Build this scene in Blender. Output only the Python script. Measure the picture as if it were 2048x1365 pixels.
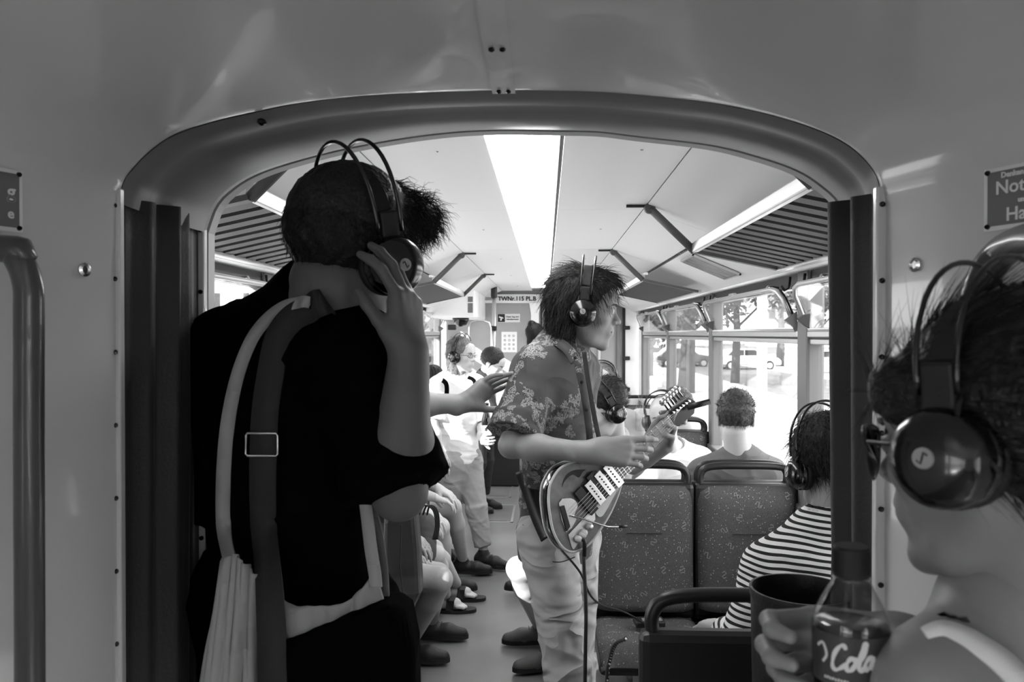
import bpy, bmesh, math, random
import numpy as np
from mathutils import Vector, Matrix, noise
random.seed(7); rng = np.random.default_rng(7)
for o in list(bpy.data.objects): bpy.data.objects.remove(o)
SC = bpy.context.scene; COL = SC.collection
PI = math.pi
# ---------------------------------------------------------------- camera
FPX = 1593.0; CZ = 1.60
YAW = math.atan(68/FPX); PITCH = math.atan(14.5/FPX)
cd = bpy.data.cameras.new('camera'); cam = bpy.data.objects.new('camera', cd); COL.objects.link(cam)
cd.sensor_width = 36; cd.lens = 36*FPX/2048; cd.clip_start = .02; cd.clip_end = 500
cam.location = (0, 0, CZ); cam.rotation_euler = (PI/2-PITCH, 0, YAW)
cd.dof.use_dof = True; cd.dof.focus_distance = 2.75; cd.dof.aperture_fstop = 9
SC.camera = cam
# ---------------------------------------------------------------- daylight
wd = bpy.data.worlds.new('sky'); SC.world = wd; wd.use_nodes = True
bgn = wd.node_tree.nodes['Background']; bgn.inputs[0].default_value = (.9, .9, .9, 1); bgn.inputs[1].default_value = 3.0
sl = bpy.data.lights.new('sun', 'SUN'); sun = bpy.data.objects.new('sun', sl); COL.objects.link(sun)
sl.energy = 7; sl.angle = math.radians(.6)
sun.rotation_euler = Vector((1, 1.3, -.62)).to_track_quat('-Z', 'Y').to_euler()
vs = SC.view_settings
vs.view_transform = 'Standard'; vs.look = 'None'; vs.gamma = 1; vs.exposure = 1.3; vs.use_curve_mapping = False
SC.cycles.max_bounces = 8; SC.cycles.diffuse_bounces = 4; SC.cycles.transparent_max_bounces = 16
SC.cycles.caustics_reflective = False; SC.cycles.caustics_refractive = False
# ---------------------------------------------------------------- helpers
_cm = cam.rotation_euler.to_matrix()
def ray(px, py):
    return _cm @ Vector(((px-1024)/FPX, -(py-682.5)/FPX, -1))
def P(px, py, Y):
    d = ray(px, py); return Vector((0, 0, CZ)) + d*(Y/d.y)
def Q(px, py, p0, n):
    d = ray(px, py); c = Vector((0, 0, CZ)); return c + d*((Vector(p0)-c).dot(n)/d.dot(n))
def tag(o, label=None, cat=None, group=None, kind=None):
    if label: o['label'] = label
    if cat: o['category'] = cat
    if group: o['group'] = group
    if kind: o['kind'] = kind
    return o
def empty(name, loc=(0, 0, 0), **k):
    o = bpy.data.objects.new(name, None); o.empty_display_size = .05; COL.objects.link(o); o.location = loc
    return tag(o, **k)
def par(o, p):
    o.parent = p; t = p.location if p.type == 'EMPTY' else Vector()
    o.matrix_parent_inverse = Matrix.Translation(-t)      # geometry is given in world space
def mesh(name, v, f, m=None, parent=None, smooth=False, **k):
    me = bpy.data.meshes.new(name); me.from_pydata([tuple(map(float, x)) for x in v] if not isinstance(v, np.ndarray) else v.tolist(), [], f if not isinstance(f, np.ndarray) else f.tolist())
    me.validate(); me.update()
    if smooth: me.polygons.foreach_set('use_smooth', [True]*len(me.polygons))
    o = bpy.data.objects.new(name, me); COL.objects.link(o)
    if m: me.materials.append(m)
    if parent is not None: par(o, parent)
    return tag(o, **k)
def copy_tree(o, parent=None):
    c = o.copy(); COL.objects.link(c)
    if parent is not None: c.parent = parent
    for ch in [x for x in bpy.data.objects if x.parent == o]: copy_tree(ch, c)
    return c
class MB:
    """collects simple shapes into one mesh"""
    def __init__(s): s.v = []; s.f = []
    def add(s, v, f):
        n = len(s.v); s.v += [tuple(x) for x in v]; s.f += [tuple(i+n for i in q) for q in f]; return s
    def box(s, lo, hi, M=None, bev=0):
        x0, y0, z0 = lo; x1, y1, z1 = hi
        if bev:
            b = min(bev, (x1-x0)*.49, (y1-y0)*.49, (z1-z0)*.49)
            bm = bmesh.new(); bmesh.ops.create_cube(bm, size=1)
            for q in bm.verts: q.co = Vector(((x0+x1)/2+q.co.x*(x1-x0), (y0+y1)/2+q.co.y*(y1-y0), (z0+z1)/2+q.co.z*(z1-z0)))
            bmesh.ops.bevel(bm, geom=bm.edges[:], offset=b, segments=2, affect='EDGES', profile=.5)
            bm.verts.index_update()
            v = [q.co.copy() for q in bm.verts]; f = [[w.index for w in g.verts] for g in bm.faces]; bm.free()
        else:
            v = [Vector(c) for c in ((x0,y0,z0),(x1,y0,z0),(x1,y1,z0),(x0,y1,z0),(x0,y0,z1),(x1,y0,z1),(x1,y1,z1),(x0,y1,z1))]
            f = [(0,3,2,1),(4,5,6,7),(0,1,5,4),(1,2,6,5),(2,3,7,6),(3,0,4,7)]
        if M is not None: v = [M @ q for q in v]
        return s.add(v, f)
    def tube(s, pts, r, n=10, cap=True, closed=False):
        pts = [Vector(p) for p in pts]; N = len(pts)
        rs = r if hasattr(r, '__len__') else [r]*N
        up = None; v = []
        for i, p in enumerate(pts):
            if closed: t = pts[(i+1) % N]-pts[i-1]
            else: t = pts[min(i+1, N-1)]-pts[max(i-1, 0)]
            t.normalize()
            if up is None: up = t.orthogonal().normalized()
            up = (up-t*up.dot(t)); up = up.normalized() if up.length > 1e-6 else t.orthogonal().normalized()
            w = t.cross(up)
            for k in range(n):
                a = 2*PI*k/n; v.append(p+(up*math.cos(a)+w*math.sin(a))*rs[i])
        f = []
        for i in range(N if closed else N-1):
            j = (i+1) % N
            for k in range(n): f.append((i*n+k, i*n+(k+1) % n, j*n+(k+1) % n, j*n+k))
        if cap and not closed: f += [tuple(range(n))[::-1], tuple((N-1)*n+k for k in range(n))]
        return s.add(v, f)
    def ribbon(s, pts, width, thick, nrm, smoothn=0):
        """flat band: pts path, nrm = normal (vector or list)"""
        pts = [Vector(p) for p in pts]; N = len(pts); v = []
        ws = width if hasattr(width, '__len__') else [width]*N
        for i, p in enumerate(pts):
            t = (pts[min(i+1, N-1)]-pts[max(i-1, 0)]).normalized()
            n = Vector(nrm[i] if isinstance(nrm, list) else nrm); n = (n-t*n.dot(t)).normalized(); w = t.cross(n)*ws[i]/2
            v += [p-w-n*thick/2, p+w-n*thick/2, p+w+n*thick/2, p-w+n*thick/2]
        f = [(0,3,2,1), tuple((N-1)*4+k for k in range(4))]
        for i in range(N-1):
            for k in range(4): f.append((i*4+k, i*4+(k+1) % 4, i*4+4+(k+1) % 4, i*4+4+k))
        return s.add(v, f)
    def lathe(s, prof, c, axis=(0,0,1), n=24):
        """prof: (radius, height) along axis from c"""
        a = Vector(axis).normalized(); u = a.orthogonal().normalized(); w = a.cross(u); c = Vector(c); v = []
        for r, h in prof:
            for k in range(n):
                t = 2*PI*k/n; v.append(c+a*h+(u*math.cos(t)+w*math.sin(t))*max(r, 1e-5))
        f = []
        for i in range(len(prof)-1):
            for k in range(n): f.append((i*n+k, i*n+(k+1) % n, (i+1)*n+(k+1) % n, (i+1)*n+k))
        f += [tuple(range(n))[::-1], tuple((len(prof)-1)*n+k for k in range(n))]
        return s.add(v, f)
    def prism(s, poly, n, th):
        """extrude planar polygon (3d pts) by -n*th"""
        N = len(poly); n = Vector(n).normalized(); v = [Vector(p) for p in poly]+[Vector(p)-n*th for p in poly]
        f = [tuple(range(N)), tuple(range(2*N-1, N-1, -1))]+[(i, i+N, (i+1) % N+N, (i+1) % N) for i in range(N)]
        return s.add(v, f)
    def build(s, name, m=None, parent=None, smooth=False, **k):
        return mesh(name, s.v, s.f, m, parent, smooth, **k)
def autosmooth(o, ang=40):
    me = o.data; bm = bmesh.new(); bm.from_mesh(me)
    bmesh.ops.recalc_face_normals(bm, faces=bm.faces[:])
    for fc in bm.faces: fc.smooth = True
    for e in bm.edges: e.smooth = not (len(e.link_faces) == 2 and e.calc_face_angle(0) > math.radians(ang)) and len(e.link_faces) == 2
    bm.to_mesh(me); bm.free(); return o
def text(name, s, size, m, M, parent=None, th=.0008, align='CENTER', bend=None, bold=0, shear=0, **k):
    c = bpy.data.curves.new('t', 'FONT'); c.body = s; c.size = size; c.extrude = th/2; c.align_x = align; c.align_y = 'CENTER'; c.offset = bold; c.shear = shear
    c.resolution_u = 3
    o = bpy.data.objects.new('t', c); COL.objects.link(o)
    dg = bpy.context.evaluated_depsgraph_get(); me = o.evaluated_get(dg).to_mesh()
    v = [x.co.copy() for x in me.vertices]; f = [tuple(p.vertices) for p in me.polygons]
    bpy.data.objects.remove(o)
    if bend: v = [Vector((math.sin(q.x/bend)*(bend+q.z), q.y, math.cos(q.x/bend)*(bend+q.z)-bend)) for q in v]
    return mesh(name, [M @ q for q in v], f, m, parent, **k)
def frame(o, x, y, z):
    M = Matrix.Identity(4)
    for i, a in enumerate((Vector(x).normalized(), Vector(y).normalized(), Vector(z).normalized())):
        for r in range(3): M[r][i] = a[r]
    for r in range(3): M[r][3] = o[r]
    return M
def spline(pts, n=8, closed=False):
    pts = [Vector(p) for p in pts]; N = len(pts); out = []
    for i in range(N if closed else N-1):
        if closed: a, b, c, d = pts[i-1], pts[i], pts[(i+1) % N], pts[(i+2) % N]
        else: a, b, c, d = pts[max(i-1, 0)], pts[i], pts[i+1], pts[min(i+2, N-1)]
        for k in range(n):
            t = k/n; out.append(.5*((2*b)+(c-a)*t+(2*a-5*b+4*c-d)*t*t+(3*b-a-3*c+d)*t**3))
    if not closed: out.append(pts[-1])
    return out
# ---------------------------------------------------------------- materials (the photograph is black and white)
def mat(name, g, rough=.5, metal=0, spec=.5, bump=0, bscale=60, var=0, vscale=8, coat=0, trans=0, ior=1.45, emit=0, sheen=0, sss=0):
    m = bpy.data.materials.new(name); m.use_nodes = True; nt = m.node_tree; b = nt.nodes['Principled BSDF']
    b.inputs['Base Color'].default_value = (g, g, g, 1); b.inputs['Roughness'].default_value = rough
    b.inputs['Metallic'].default_value = metal; b.inputs['Specular IOR Level'].default_value = spec; b.inputs['IOR'].default_value = ior
    b.inputs['Coat Weight'].default_value = coat; b.inputs['Transmission Weight'].default_value = trans
    b.inputs['Sheen Weight'].default_value = sheen
    if sss: b.inputs['Subsurface Weight'].default_value = sss; b.inputs['Subsurface Radius'].default_value = (.01, .01, .01); b.inputs['Subsurface Scale'].default_value = 1
    if emit: b.inputs['Emission Color'].default_value = (1, 1, 1, 1); b.inputs['Emission Strength'].default_value = emit
    if bump or var:
        tc = nt.nodes.new('ShaderNodeTexCoord')
    if bump:
        n = nt.nodes.new('ShaderNodeTexNoise'); n.inputs['Scale'].default_value = bscale; n.inputs['Detail'].default_value = 4
        bp = nt.nodes.new('ShaderNodeBump'); bp.inputs['Strength'].default_value = bump; bp.inputs['Distance'].default_value = .01
        nt.links.new(tc.outputs['Object'], n.inputs['Vector']); nt.links.new(n.outputs['Fac'], bp.inputs['Height']); nt.links.new(bp.outputs[0], b.inputs['Normal'])
    if var:
        n = nt.nodes.new('ShaderNodeTexNoise'); n.inputs['Scale'].default_value = vscale; n.inputs['Detail'].default_value = 5
        r = nt.nodes.new('ShaderNodeMapRange'); r.inputs['From Min'].default_value = .3; r.inputs['From Max'].default_value = .7
        r.inputs['To Min'].default_value = max(0, g*(1-var)); r.inputs['To Max'].default_value = min(1, g*(1+var))
        nt.links.new(tc.outputs['Object'], n.inputs['Vector']); nt.links.new(n.outputs['Fac'], r.inputs[0]); nt.links.new(r.outputs[0], b.inputs['Base Color'])
    return m
def nd(m, t, **k):
    n = m.node_tree.nodes.new(t)
    for a, v in k.items():
        if a.startswith('i_'): n.inputs[a[2:].replace('_', ' ')].default_value = v
        else: setattr(n, a, v)
    return n
def lk(m, a, b): m.node_tree.links.new(a, b)
def thin_glass(name, g=.92):
    m = bpy.data.materials.new(name); m.use_nodes = True; nt = m.node_tree; nt.nodes.clear()
    out = nt.nodes.new('ShaderNodeOutputMaterial'); mx = nt.nodes.new('ShaderNodeMixShader'); lw = nt.nodes.new('ShaderNodeLayerWeight'); lw.inputs[0].default_value = .5
    pw = nt.nodes.new('ShaderNodeMath'); pw.operation = 'POWER'; pw.inputs[1].default_value = 5
    ma = nt.nodes.new('ShaderNodeMath'); ma.operation = 'MULTIPLY_ADD'; ma.inputs[1].default_value = .85; ma.inputs[2].default_value = .035
    t = nt.nodes.new('ShaderNodeBsdfTransparent'); t.inputs[0].default_value = (g, g, g, 1); gl = nt.nodes.new('ShaderNodeBsdfGlossy'); gl.inputs['Roughness'].default_value = .02
    nt.links.new(lw.outputs['Facing'], pw.inputs[0]); nt.links.new(pw.outputs[0], ma.inputs[0]); nt.links.new(ma.outputs[0], mx.inputs[0])
    nt.links.new(t.outputs[0], mx.inputs[1]); nt.links.new(gl.outputs[0], mx.inputs[2]); nt.links.new(mx.outputs[0], out.inputs[0])
    return m
M = {}
M['panel'] = mat('glossy_lining', .60, .16, bump=.025, bscale=5, coat=.5)
M['mould'] = mat('moulded_lining', .17, .35, bump=.01, bscale=30)
M['white'] = mat('white_laminate', .9, .45, bump=.01, bscale=30)
M['grey'] = mat('grey_laminate', .36, .5, var=.03)
M['pillar'] = mat('pillar_grey', .17, .5, bump=.05, bscale=200)
M['alu'] = mat('aluminium', .62, .3, metal=.8)
M['dark'] = mat('dark_plastic', .010, .4)
M['black'] = mat('black_gloss', .006, .12, spec=.6)
M['rubber'] = mat('black_rubber', .012, .6)
M['rackgrey'] = mat('rack_arm_grey', .09, .45)
M['slat'] = mat('rack_slat', .045, .5)
M['bellows'] = mat('bellows_cloth', .018, .6, bump=.1, bscale=150, sheen=.1)
M['bar'] = mat('grab_bar', .06, .3, coat=.3)
M['glass'] = thin_glass('window_glass', .97)
M['steel'] = mat('steel', .6, .25, metal=1)
M['sign'] = mat('sign_grey', .16, .4); M['print'] = mat('print_white', .75, .5); M['ink'] = mat('print_black', .01, .5)
M['lamp'] = mat('lamp_diffuser', .9, .5, emit=5)
# floor: speckled vinyl
m = M['floor'] = mat('speckled_floor', .15, .32, spec=.45); b = m.node_tree.nodes['Principled BSDF']
tc = nd(m, 'ShaderNodeTexCoord'); n1 = nd(m, 'ShaderNodeTexNoise', i_Scale=900.0, i_Detail=1.0); n2 = nd(m, 'ShaderNodeTexNoise', i_Scale=3.0, i_Detail=4.0)
cr = nd(m, 'ShaderNodeMapRange'); cr.inputs[1].default_value = .35; cr.inputs[2].default_value = .75; cr.inputs[3].default_value = .085; cr.inputs[4].default_value = .28
mm = nd(m, 'ShaderNodeMath', operation='MULTIPLY'); m2 = nd(m, 'ShaderNodeMapRange'); m2.inputs[1].default_value = .3; m2.inputs[2].default_value = .7; m2.inputs[3].default_value = .75; m2.inputs[4].default_value = 1.15
lk(m, tc.outputs['Object'], n1.inputs['Vector']); lk(m, tc.outputs['Object'], n2.inputs['Vector']); lk(m, n1.outputs[0], cr.inputs[0]); lk(m, n2.outputs[0], m2.inputs[0])
lk(m, cr.outputs[0], mm.inputs[0]); lk(m, m2.outputs[0], mm.inputs[1]); lk(m, mm.outputs[0], b.inputs['Base Color'])
# seat fabric: dark grey moquette with pale flecks
def moquette(name, base, fleck):
    m = mat(name, base, .9, spec=.2); b = m.node_tree.nodes['Principled BSDF']
    tc = nd(m, 'ShaderNodeTexCoord'); v = nd(m, 'ShaderNodeTexVoronoi', i_Scale=110.0); n = nd(m, 'ShaderNodeTexNoise', i_Scale=420.0, i_Detail=2.0)
    r = nd(m, 'ShaderNodeMapRange'); r.inputs[1].default_value = .13; r.inputs[2].default_value = .22; r.inputs[3].default_value = 1; r.inputs[4].default_value = 0
    sel = nd(m, 'ShaderNodeMath', operation='GREATER_THAN'); sel.inputs[1].default_value = .58
    sep = nd(m, 'ShaderNodeSeparateColor'); mu = nd(m, 'ShaderNodeMath', operation='MULTIPLY')
    mix = nd(m, 'ShaderNodeMapRange'); mix.inputs[3].default_value = base*.55; mix.inputs[4].default_value = base*1.6; mix.inputs[1].default_value = .3; mix.inputs[2].default_value = .7
    ad = nd(m, 'ShaderNodeMath', operation='MULTIPLY_ADD'); ad.inputs[1].default_value = fleck
    for q in (v, n): lk(m, tc.outputs['Object'], q.inputs['Vector'])
    lk(m, v.outputs['Distance'], r.inputs[0]); lk(m, v.outputs['Color'], sep.inputs[0]); lk(m, sep.outputs[0], sel.inputs[0]); lk(m, r.outputs[0], mu.inputs[0]); lk(m, sel.outputs[0], mu.inputs[1])
    lk(m, n.outputs[0], mix.inputs[0]); lk(m, mu.outputs[0], ad.inputs[0]); lk(m, mix.outputs[0], ad.inputs[2]); lk(m, ad.outputs[0], b.inputs['Base Color'])
    return m
M['moq'] = moquette('seat_moquette', .062, .40)
M['motif'] = mat('seat_motif', .17, .9)
# ---------------------------------------------------------------- tram body
XL, XR, XC, YF, YP = -1.22, 1.10, -.06, 9.3, 1.60
PIL = [1.57, 3.45, 5.34, 7.2, 9.1]
fl = MB().box((-1.45, -7, -.06), (1.35, 9.6, 0)).build('floor', M['floor'], kind='structure')
hf = M['alu']
for (a, b_, c, d_) in ((-.66, -.34, 7.75, 8.35), (-.6, -.28, 6.72, 7.42)):     # floor hatches
    t = MB()
    for q in ((a, c, b_, c+.02), (a, d_-.02, b_, d_), (a, c, a+.02, d_), (b_-.02, c, b_, d_)): t.box((q[0], q[1], 0), (q[2], q[3], .003))
    h = t.build('trim_1' if c > 7 and c < 8 and d_ > 8 else 'trim_2', hf, kind='structure')
    MB().box((a+.06, c+.06, 0), (b_-.06, d_-.06, .002)).build('hatch_lid', M['floor'], h)
# ceiling: backing shell and separate laminate panels
prof = [(-1.22, 1.865), (-1.12, 1.86), (-.79, 2.00), (-.51, 2.10), (.39, 2.10), (.667, 2.00), (1.0, 1.86), (1.10, 1.865)]
t = MB(); n = len(prof)
for y in (YP-.03, 9.45): t.v += [(x, y, z+.015) for x, z in prof]+[(x, y, z+.08) for x, z in prof]
t.f = [(i, i+1, 2*n+i+1, 2*n+i) for i in range(n-1)]+[(n+i, 3*n+i, 3*n+i+1, n+i+1) for i in range(n-1)]+[(0, 2*n, 3*n, n), (n-1, 2*n-1, 4*n-1, 3*n-1)]
t.f += [(i, n+i, n+i+1, i+1) for i in range(n-1)]
ceil = t.build('ceiling', M['rubber'], kind='structure')
ys = [YP-.02, 3.22, 4.72, 6.22, 7.72, 9.28]
def slabpanel(a, b_, y0, y1, name='ceiling_panel', m=None, th=.012, parent=ceil):
    a, b_ = Vector((a[0], 0, a[1])), Vector((b_[0], 0, b_[1])); d = (b_-a).normalized(); a = a+d*.002; b_ = b_-d*.002
    nn = Vector((-d.z, 0, d.x)); 
    t = MB(); t.v = [(p.x, y, p.z) for y in (y0+.0015, y1-.0015) for p in (a, b_, b_+nn*th, a+nn*th)]
    t.f = [(0,1,2,3),(7,6,5,4),(0,4,5,1),(1,5,6,2),(2,6,7,3),(3,7,4,0)]
    return t.build(name, m or M['white'], parent)
for i in range(5):
    y0, y1 = ys[i], ys[i+1]
    for a, b_ in (((-.79, 2.0), (-.51, 2.1)), ((-.51, 2.1), (-.155, 2.1)), ((.045, 2.1), (.39, 2.1)), ((.39, 2.1), (.66, 2.003)), ((.675, 1.997), (1.0, 1.86)), ((-1.12, 1.86), (-.80, 1.996)), ((-1.22, 1.865), (-1.12, 1.86)), ((1.0, 1.86), (1.1, 1.865))):
        slabpanel(a, b_, y0, y1)
    for sx in (-.3, .26):                                   # small screws
        MB().lathe([(.006, 0), (.004, -.002)], (sx, y0+.6, 2.1), n=8).build('screw', M['steel'], ceil)
lampo = empty('ceiling_light', (-.055, 5.4, 2.1), label='long white fluorescent light strip running along the middle of the tram ceiling', cat='light')
for i in range(5):
    y0, y1 = ys[i], ys[i+1]
    MB().box((-.153, y0+.004, 2.098), (.034, min(y1, 8.6)-.004, 2.106), bev=.002).build('diffuser', M['lamp'], lampo)
MB().box((-.156, YP, 2.107), (.037, 9.2, 2.112)).build('housing', M['alu'], lampo)
for s, x0 in ((1, .667), (-1, -.79)):                       # dashed ventilation slot along the ceiling joint
    t = MB()
    for k in range(150):
        y = 1.62+k*.05; t.box((x0-.004, y, 2.0-.002), (x0+.004, y+.032, 2.0+.003))
    t.build('vent_slots', M['ink'], ceil, kind='stuff')
# side walls below the windows, posts and top rails
wn = 0; tn = 2
def side(s, X, name, ypil, ycar0, ycar1):
    global wn, tn
    o = 1 if s > 0 else -1
    w = MB().box((min(X, X+o*.06), ycar0, 0), (max(X, X+o*.06), ycar1, .85)).build('wall_'+name, M['grey'], kind='structure')
    MB().box((min(X, X+o*.05), ycar0, 1.80), (max(X, X+o*.05), ycar1, 1.868)).build('header_rail', M['dark'], w)
    MB().box((min(X-o*.03, X+o*.05), ycar0, .83), (max(X-o*.03, X+o*.05), ycar1, .87), bev=.01).build('window_sill', M['alu'], w)
    MB().box((min(X-o*.02, X), ycar0, .12), (max(X-o*.02, X), ycar1, .2), bev=.004).build('heater_duct', M['alu'], w)
    for i, y in enumerate(ypil):
        tn += 1
        wd_ = .075 if i != 1 or s < 0 else .085
        MB().box((min(X-o*.015, X+o*.06), y-wd_, .85), (max(X-o*.015, X+o*.06), y+wd_*.6, 1.87), bev=.012).build('trim_%d' % tn, M['pillar'], kind='structure')
        tn_o = bpy.data.objects['trim_%d' % tn]
        MB().box((min(X-o*.004, X+o*.055), y+wd_*.6, .86), (max(X-o*.004, X+o*.055), y+wd_*.6+.018, 1.86)).build('rubber_seal', M['rubber'], tn_o)
    for i in range(len(ypil)-1):
        y0, y1 = ypil[i]+.064, ypil[i+1]-.075; wn += 1
        if abs(ypil[i+1]-ypil[i]) < .5: continue
        xg = X+o*.03
        W = empty('window_%d' % wn, (xg, (y0+y1)/2, .86), kind='structure')
        MB().box((xg-.003, y0, .86), (xg+.003, y1, 1.57)).build('pane', M['glass'], W)
        t = MB()
        t.box((min(X-o*.012, X+o*.05), y0-.01, 1.585), (max(X-o*.012, X+o*.05), y1+.01, 1.612), bev=.005)
        t.box((min(X-o*.004, X+o*.05), y0-.01, 1.555), (max(X-o*.004, X+o*.05), y1+.01, 1.58), bev=.005)
        t.build('window_rail', M['alu'], W)
        MB().box((min(X-o*.008, X+o*.05), y0, 1.579), (max(X-o*.008, X+o*.05), y1, 1.587)).build('rail_gap', M['rubber'], W)
        # hopper vent tilted into the car
        lx, tx, lz, tz = X-o*.005, X-o*.085, 1.615, 1.80
        def hp(u, v): return Vector((lx+(tx-lx)*v, y0+.02+(y1-y0-.04)*u, lz+(tz-lz)*v))
        r = .16; path = [hp(0, 0), hp(0, .75), hp(.02, .93), hp(.06, 1), hp(.94, 1), hp(.98, .93), hp(1, .75), hp(1, 0)]
        hw = MB().tube(path, .011, n=8, closed=True).build('hopper_frame', M['alu'], W, smooth=True)
        path2 = [p+Vector((o*.012, 0, 0)) for p in path]
        MB().tube(path2, .009, n=6, closed=True).build('gasket', M['rubber'], hw, smooth=True)
        nn = (hp(1, 0)-hp(0, 0)).cross(hp(0, 1)-hp(0, 0)).normalized()
        MB().prism([hp(.005, .02), hp(.005, .75), hp(.03, .95), hp(.07, .99), hp(.93, .99), hp(.97, .95), hp(.995, .75), hp(.995, .02)], nn, .004).build('hopper_pane', M['glass'], W)
        for u, dk in ((0, 0), (1, 1)):                      # triangular hinge wedges
            b0 = hp(u, 0); d = .05
            t = MB(); ww = .02
            pts = [b0+Vector((o*.0, 0, .0)), b0+Vector((-o*.055, 0, .045)), b0+Vector((0, 0, .085))]
            t.prism([p+Vector((0, ww/2, 0)) for p in pts], (0, 1, 0), ww)
            t.build('hinge_wedge', M['alu'] if not dk else M['dark'], W)
        for u in (.12, .55, .8):
            p = hp(u, 1); MB().tube([p, p+Vector((o*.02, .03, .02)), p+Vector((o*.075, .05, .015))], .006, n=6).build('stay', M['steel'], W, smooth=True)
        MB().box((min(tx-o*.012, tx+o*.012), (y0+y1)/2-.05, 1.795), (max(tx-o*.012, tx+o*.012), (y0+y1)/2+.05, 1.82), bev=.005).build('latch', M['alu'], W)
        for yy in (y0+.03, y1-.03):
            MB().tube([Vector((X-o*.03, yy, 1.85)), Vector((X-o*.035, yy, 1.80)), Vector((X-o*.055, yy, 1.79)), Vector((X-o*.07, yy, 1.81))], .006, n=6).build('coat_hook', M['dark'], W, smooth=True)
side(1, XR, 'right', PIL, YP, 9.5)
side(-1, XL, 'left', PIL, YP, 9.5)
# rear part of the tram behind the camera (lights and reflections come from its windows)
PR = [-4.4, -2.6, -.8]
side(1, XR, 'rear_right', PR, -4.5, -.5)
side(-1, XL, 'rear_left', PR, -4.5, -.5)
MB().box((-1.3, -4.5, 2.10), (1.16, -.5, 2.16)).build('trim_40', M['white'], kind='structure')
MB().box((-1.3, -4.6, 0), (1.16, -4.5, 2.1)).build('wall_rear', M['grey'], kind='structure')
for s, X in ((1, XR), (-1, XL)):
    MB().prism([(X-s*.0, -.5, 1.865), (X-s*.3, -.5, 2.1), (X+s*.05, -.5, 2.1)], (0, 1, 0), 4.0).build('trim_%d' % (41+s), M['white'], kind='structure')
# ---------------------------------------------------------------- articulation portal
def resample(pts, n):
    pts = [Vector(p) for p in pts]; L = [0]
    for a, b_ in zip(pts, pts[1:]): L.append(L[-1]+(b_-a).length)
    out = []; j = 0
    for i in range(n):
        s = L[-1]*i/(n-1)
        while j < len(pts)-2 and L[j+1] < s: j += 1
        out.append(pts[j].lerp(pts[j+1], (s-L[j])/max(1e-9, L[j+1]-L[j])))
    return out
YN, YI = 1.31, 1.56
outer_px = [(246, 410), (250, 370), (267, 345), (300, 310), (350, 275), (425, 250), (500, 232), (600, 212), (750, 196), (980, 187), (1110, 187), (1224, 191), (1374, 205), (1474, 220), (1574, 245), (1649, 272), (1699, 300), (1739, 340), (1754, 375), (1759, 412)]
inner_px = [(412, 465), (420, 440), (430, 415), (450, 390), (500, 355), (575, 327), (700, 295), (850, 270), (975, 260), (1124, 261), (1200, 263), (1274, 272), (1424, 290), (1524, 315), (1599, 342), (1649, 375), (1679, 405), (1690, 440)]
ou = resample(spline([P(x, y, YN) for x, y in outer_px], 6), 90); inn = resample(spline([P(x, y, YI) for x, y in inner_px], 6), 90)
ctr = Vector((-.07, 1.4, 1.5))
t = MB(); K = 14
for a, b_ in zip(ou, inn):
    for k in range(K+1):
        u = k/K; p = a.lerp(b_, u); d = (ctr-p); d.y = 0; d.normalize()
        bulge = .016*math.sin(PI*min(1, u*1.0))-.010*math.exp(-((u-.30)/.10)**2)
        if k == 0: p = a-d*.004
        p = p+d*bulge
        t.v.append(p)
    d = (ctr-b_); d.y = 0; d.normalize(); t.v.append(b_-d*.03+Vector((0, .01, 0)))
K2 = K+2
t.f = [(i*K2+k, i*K2+k+1, (i+1)*K2+k+1, (i+1)*K2+k) for i in range(89) for k in range(K2-1)]
portal = t.build('portal_arch', M['mould'], smooth=True)
tag(portal, 'thick grey moulded arch framing the opening between the two tram cars', 'arch', kind=None)
bm = bmesh.new(); bm.from_mesh(portal.data); bmesh.ops.recalc_face_normals(bm, faces=bm.faces[:]); bm.to_mesh(portal.data); bm.free()
for q in ((524, 243),):
    p = P(q[0], q[1], YN+.02); MB().lathe([(.008, 0), (.008, .003), (.004, .006)], p, axis=(0, -.5, -1), n=10).build('screw', M['black'], portal)
# bulkhead closing the space between arch and car body behind the portal
o_l, o_r = inn[0], inn[-1]
t = MB(); far = [(-1.3, 1.2)]
ringo = [Vector((-1.3, YI+.02, 0)), ] 
bp = [Vector((inn[0].x-.01, YI+.012, 0))]+[p+Vector((0, .012, 0)) for p in inn]+[Vector((inn[-1].x+.01, YI+.012, 0))]
def outward(p):
    x, z = p.x-XC, p.z-1.0
    k = min(1.28/abs(x) if x else 99, (1.3/abs(z)) if z > 0 else 99) if z > 0 else 1.28/abs(x)
    return Vector((XC+x*k, p.y, 1.0+z*k if z > 0 else p.z))
op = [outward(p) for p in bp]
for dy in (0, .03):
    t.v += [p+Vector((0, dy, 0)) for p in bp]+[p+Vector((0, dy, 0)) for p in op]
N = len(bp)
t.f = [(i, i+1, N+i+1, N+i) for i in range(N-1)]+[(2*N+i, 3*N+i, 3*N+i+1, 2*N+i+1) for i in range(N-1)]+[(i, 2*N+i, 2*N+i+1, i+1) for i in range(N-1)]
t.build('wall_front', M['grey'], kind='structure')
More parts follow.
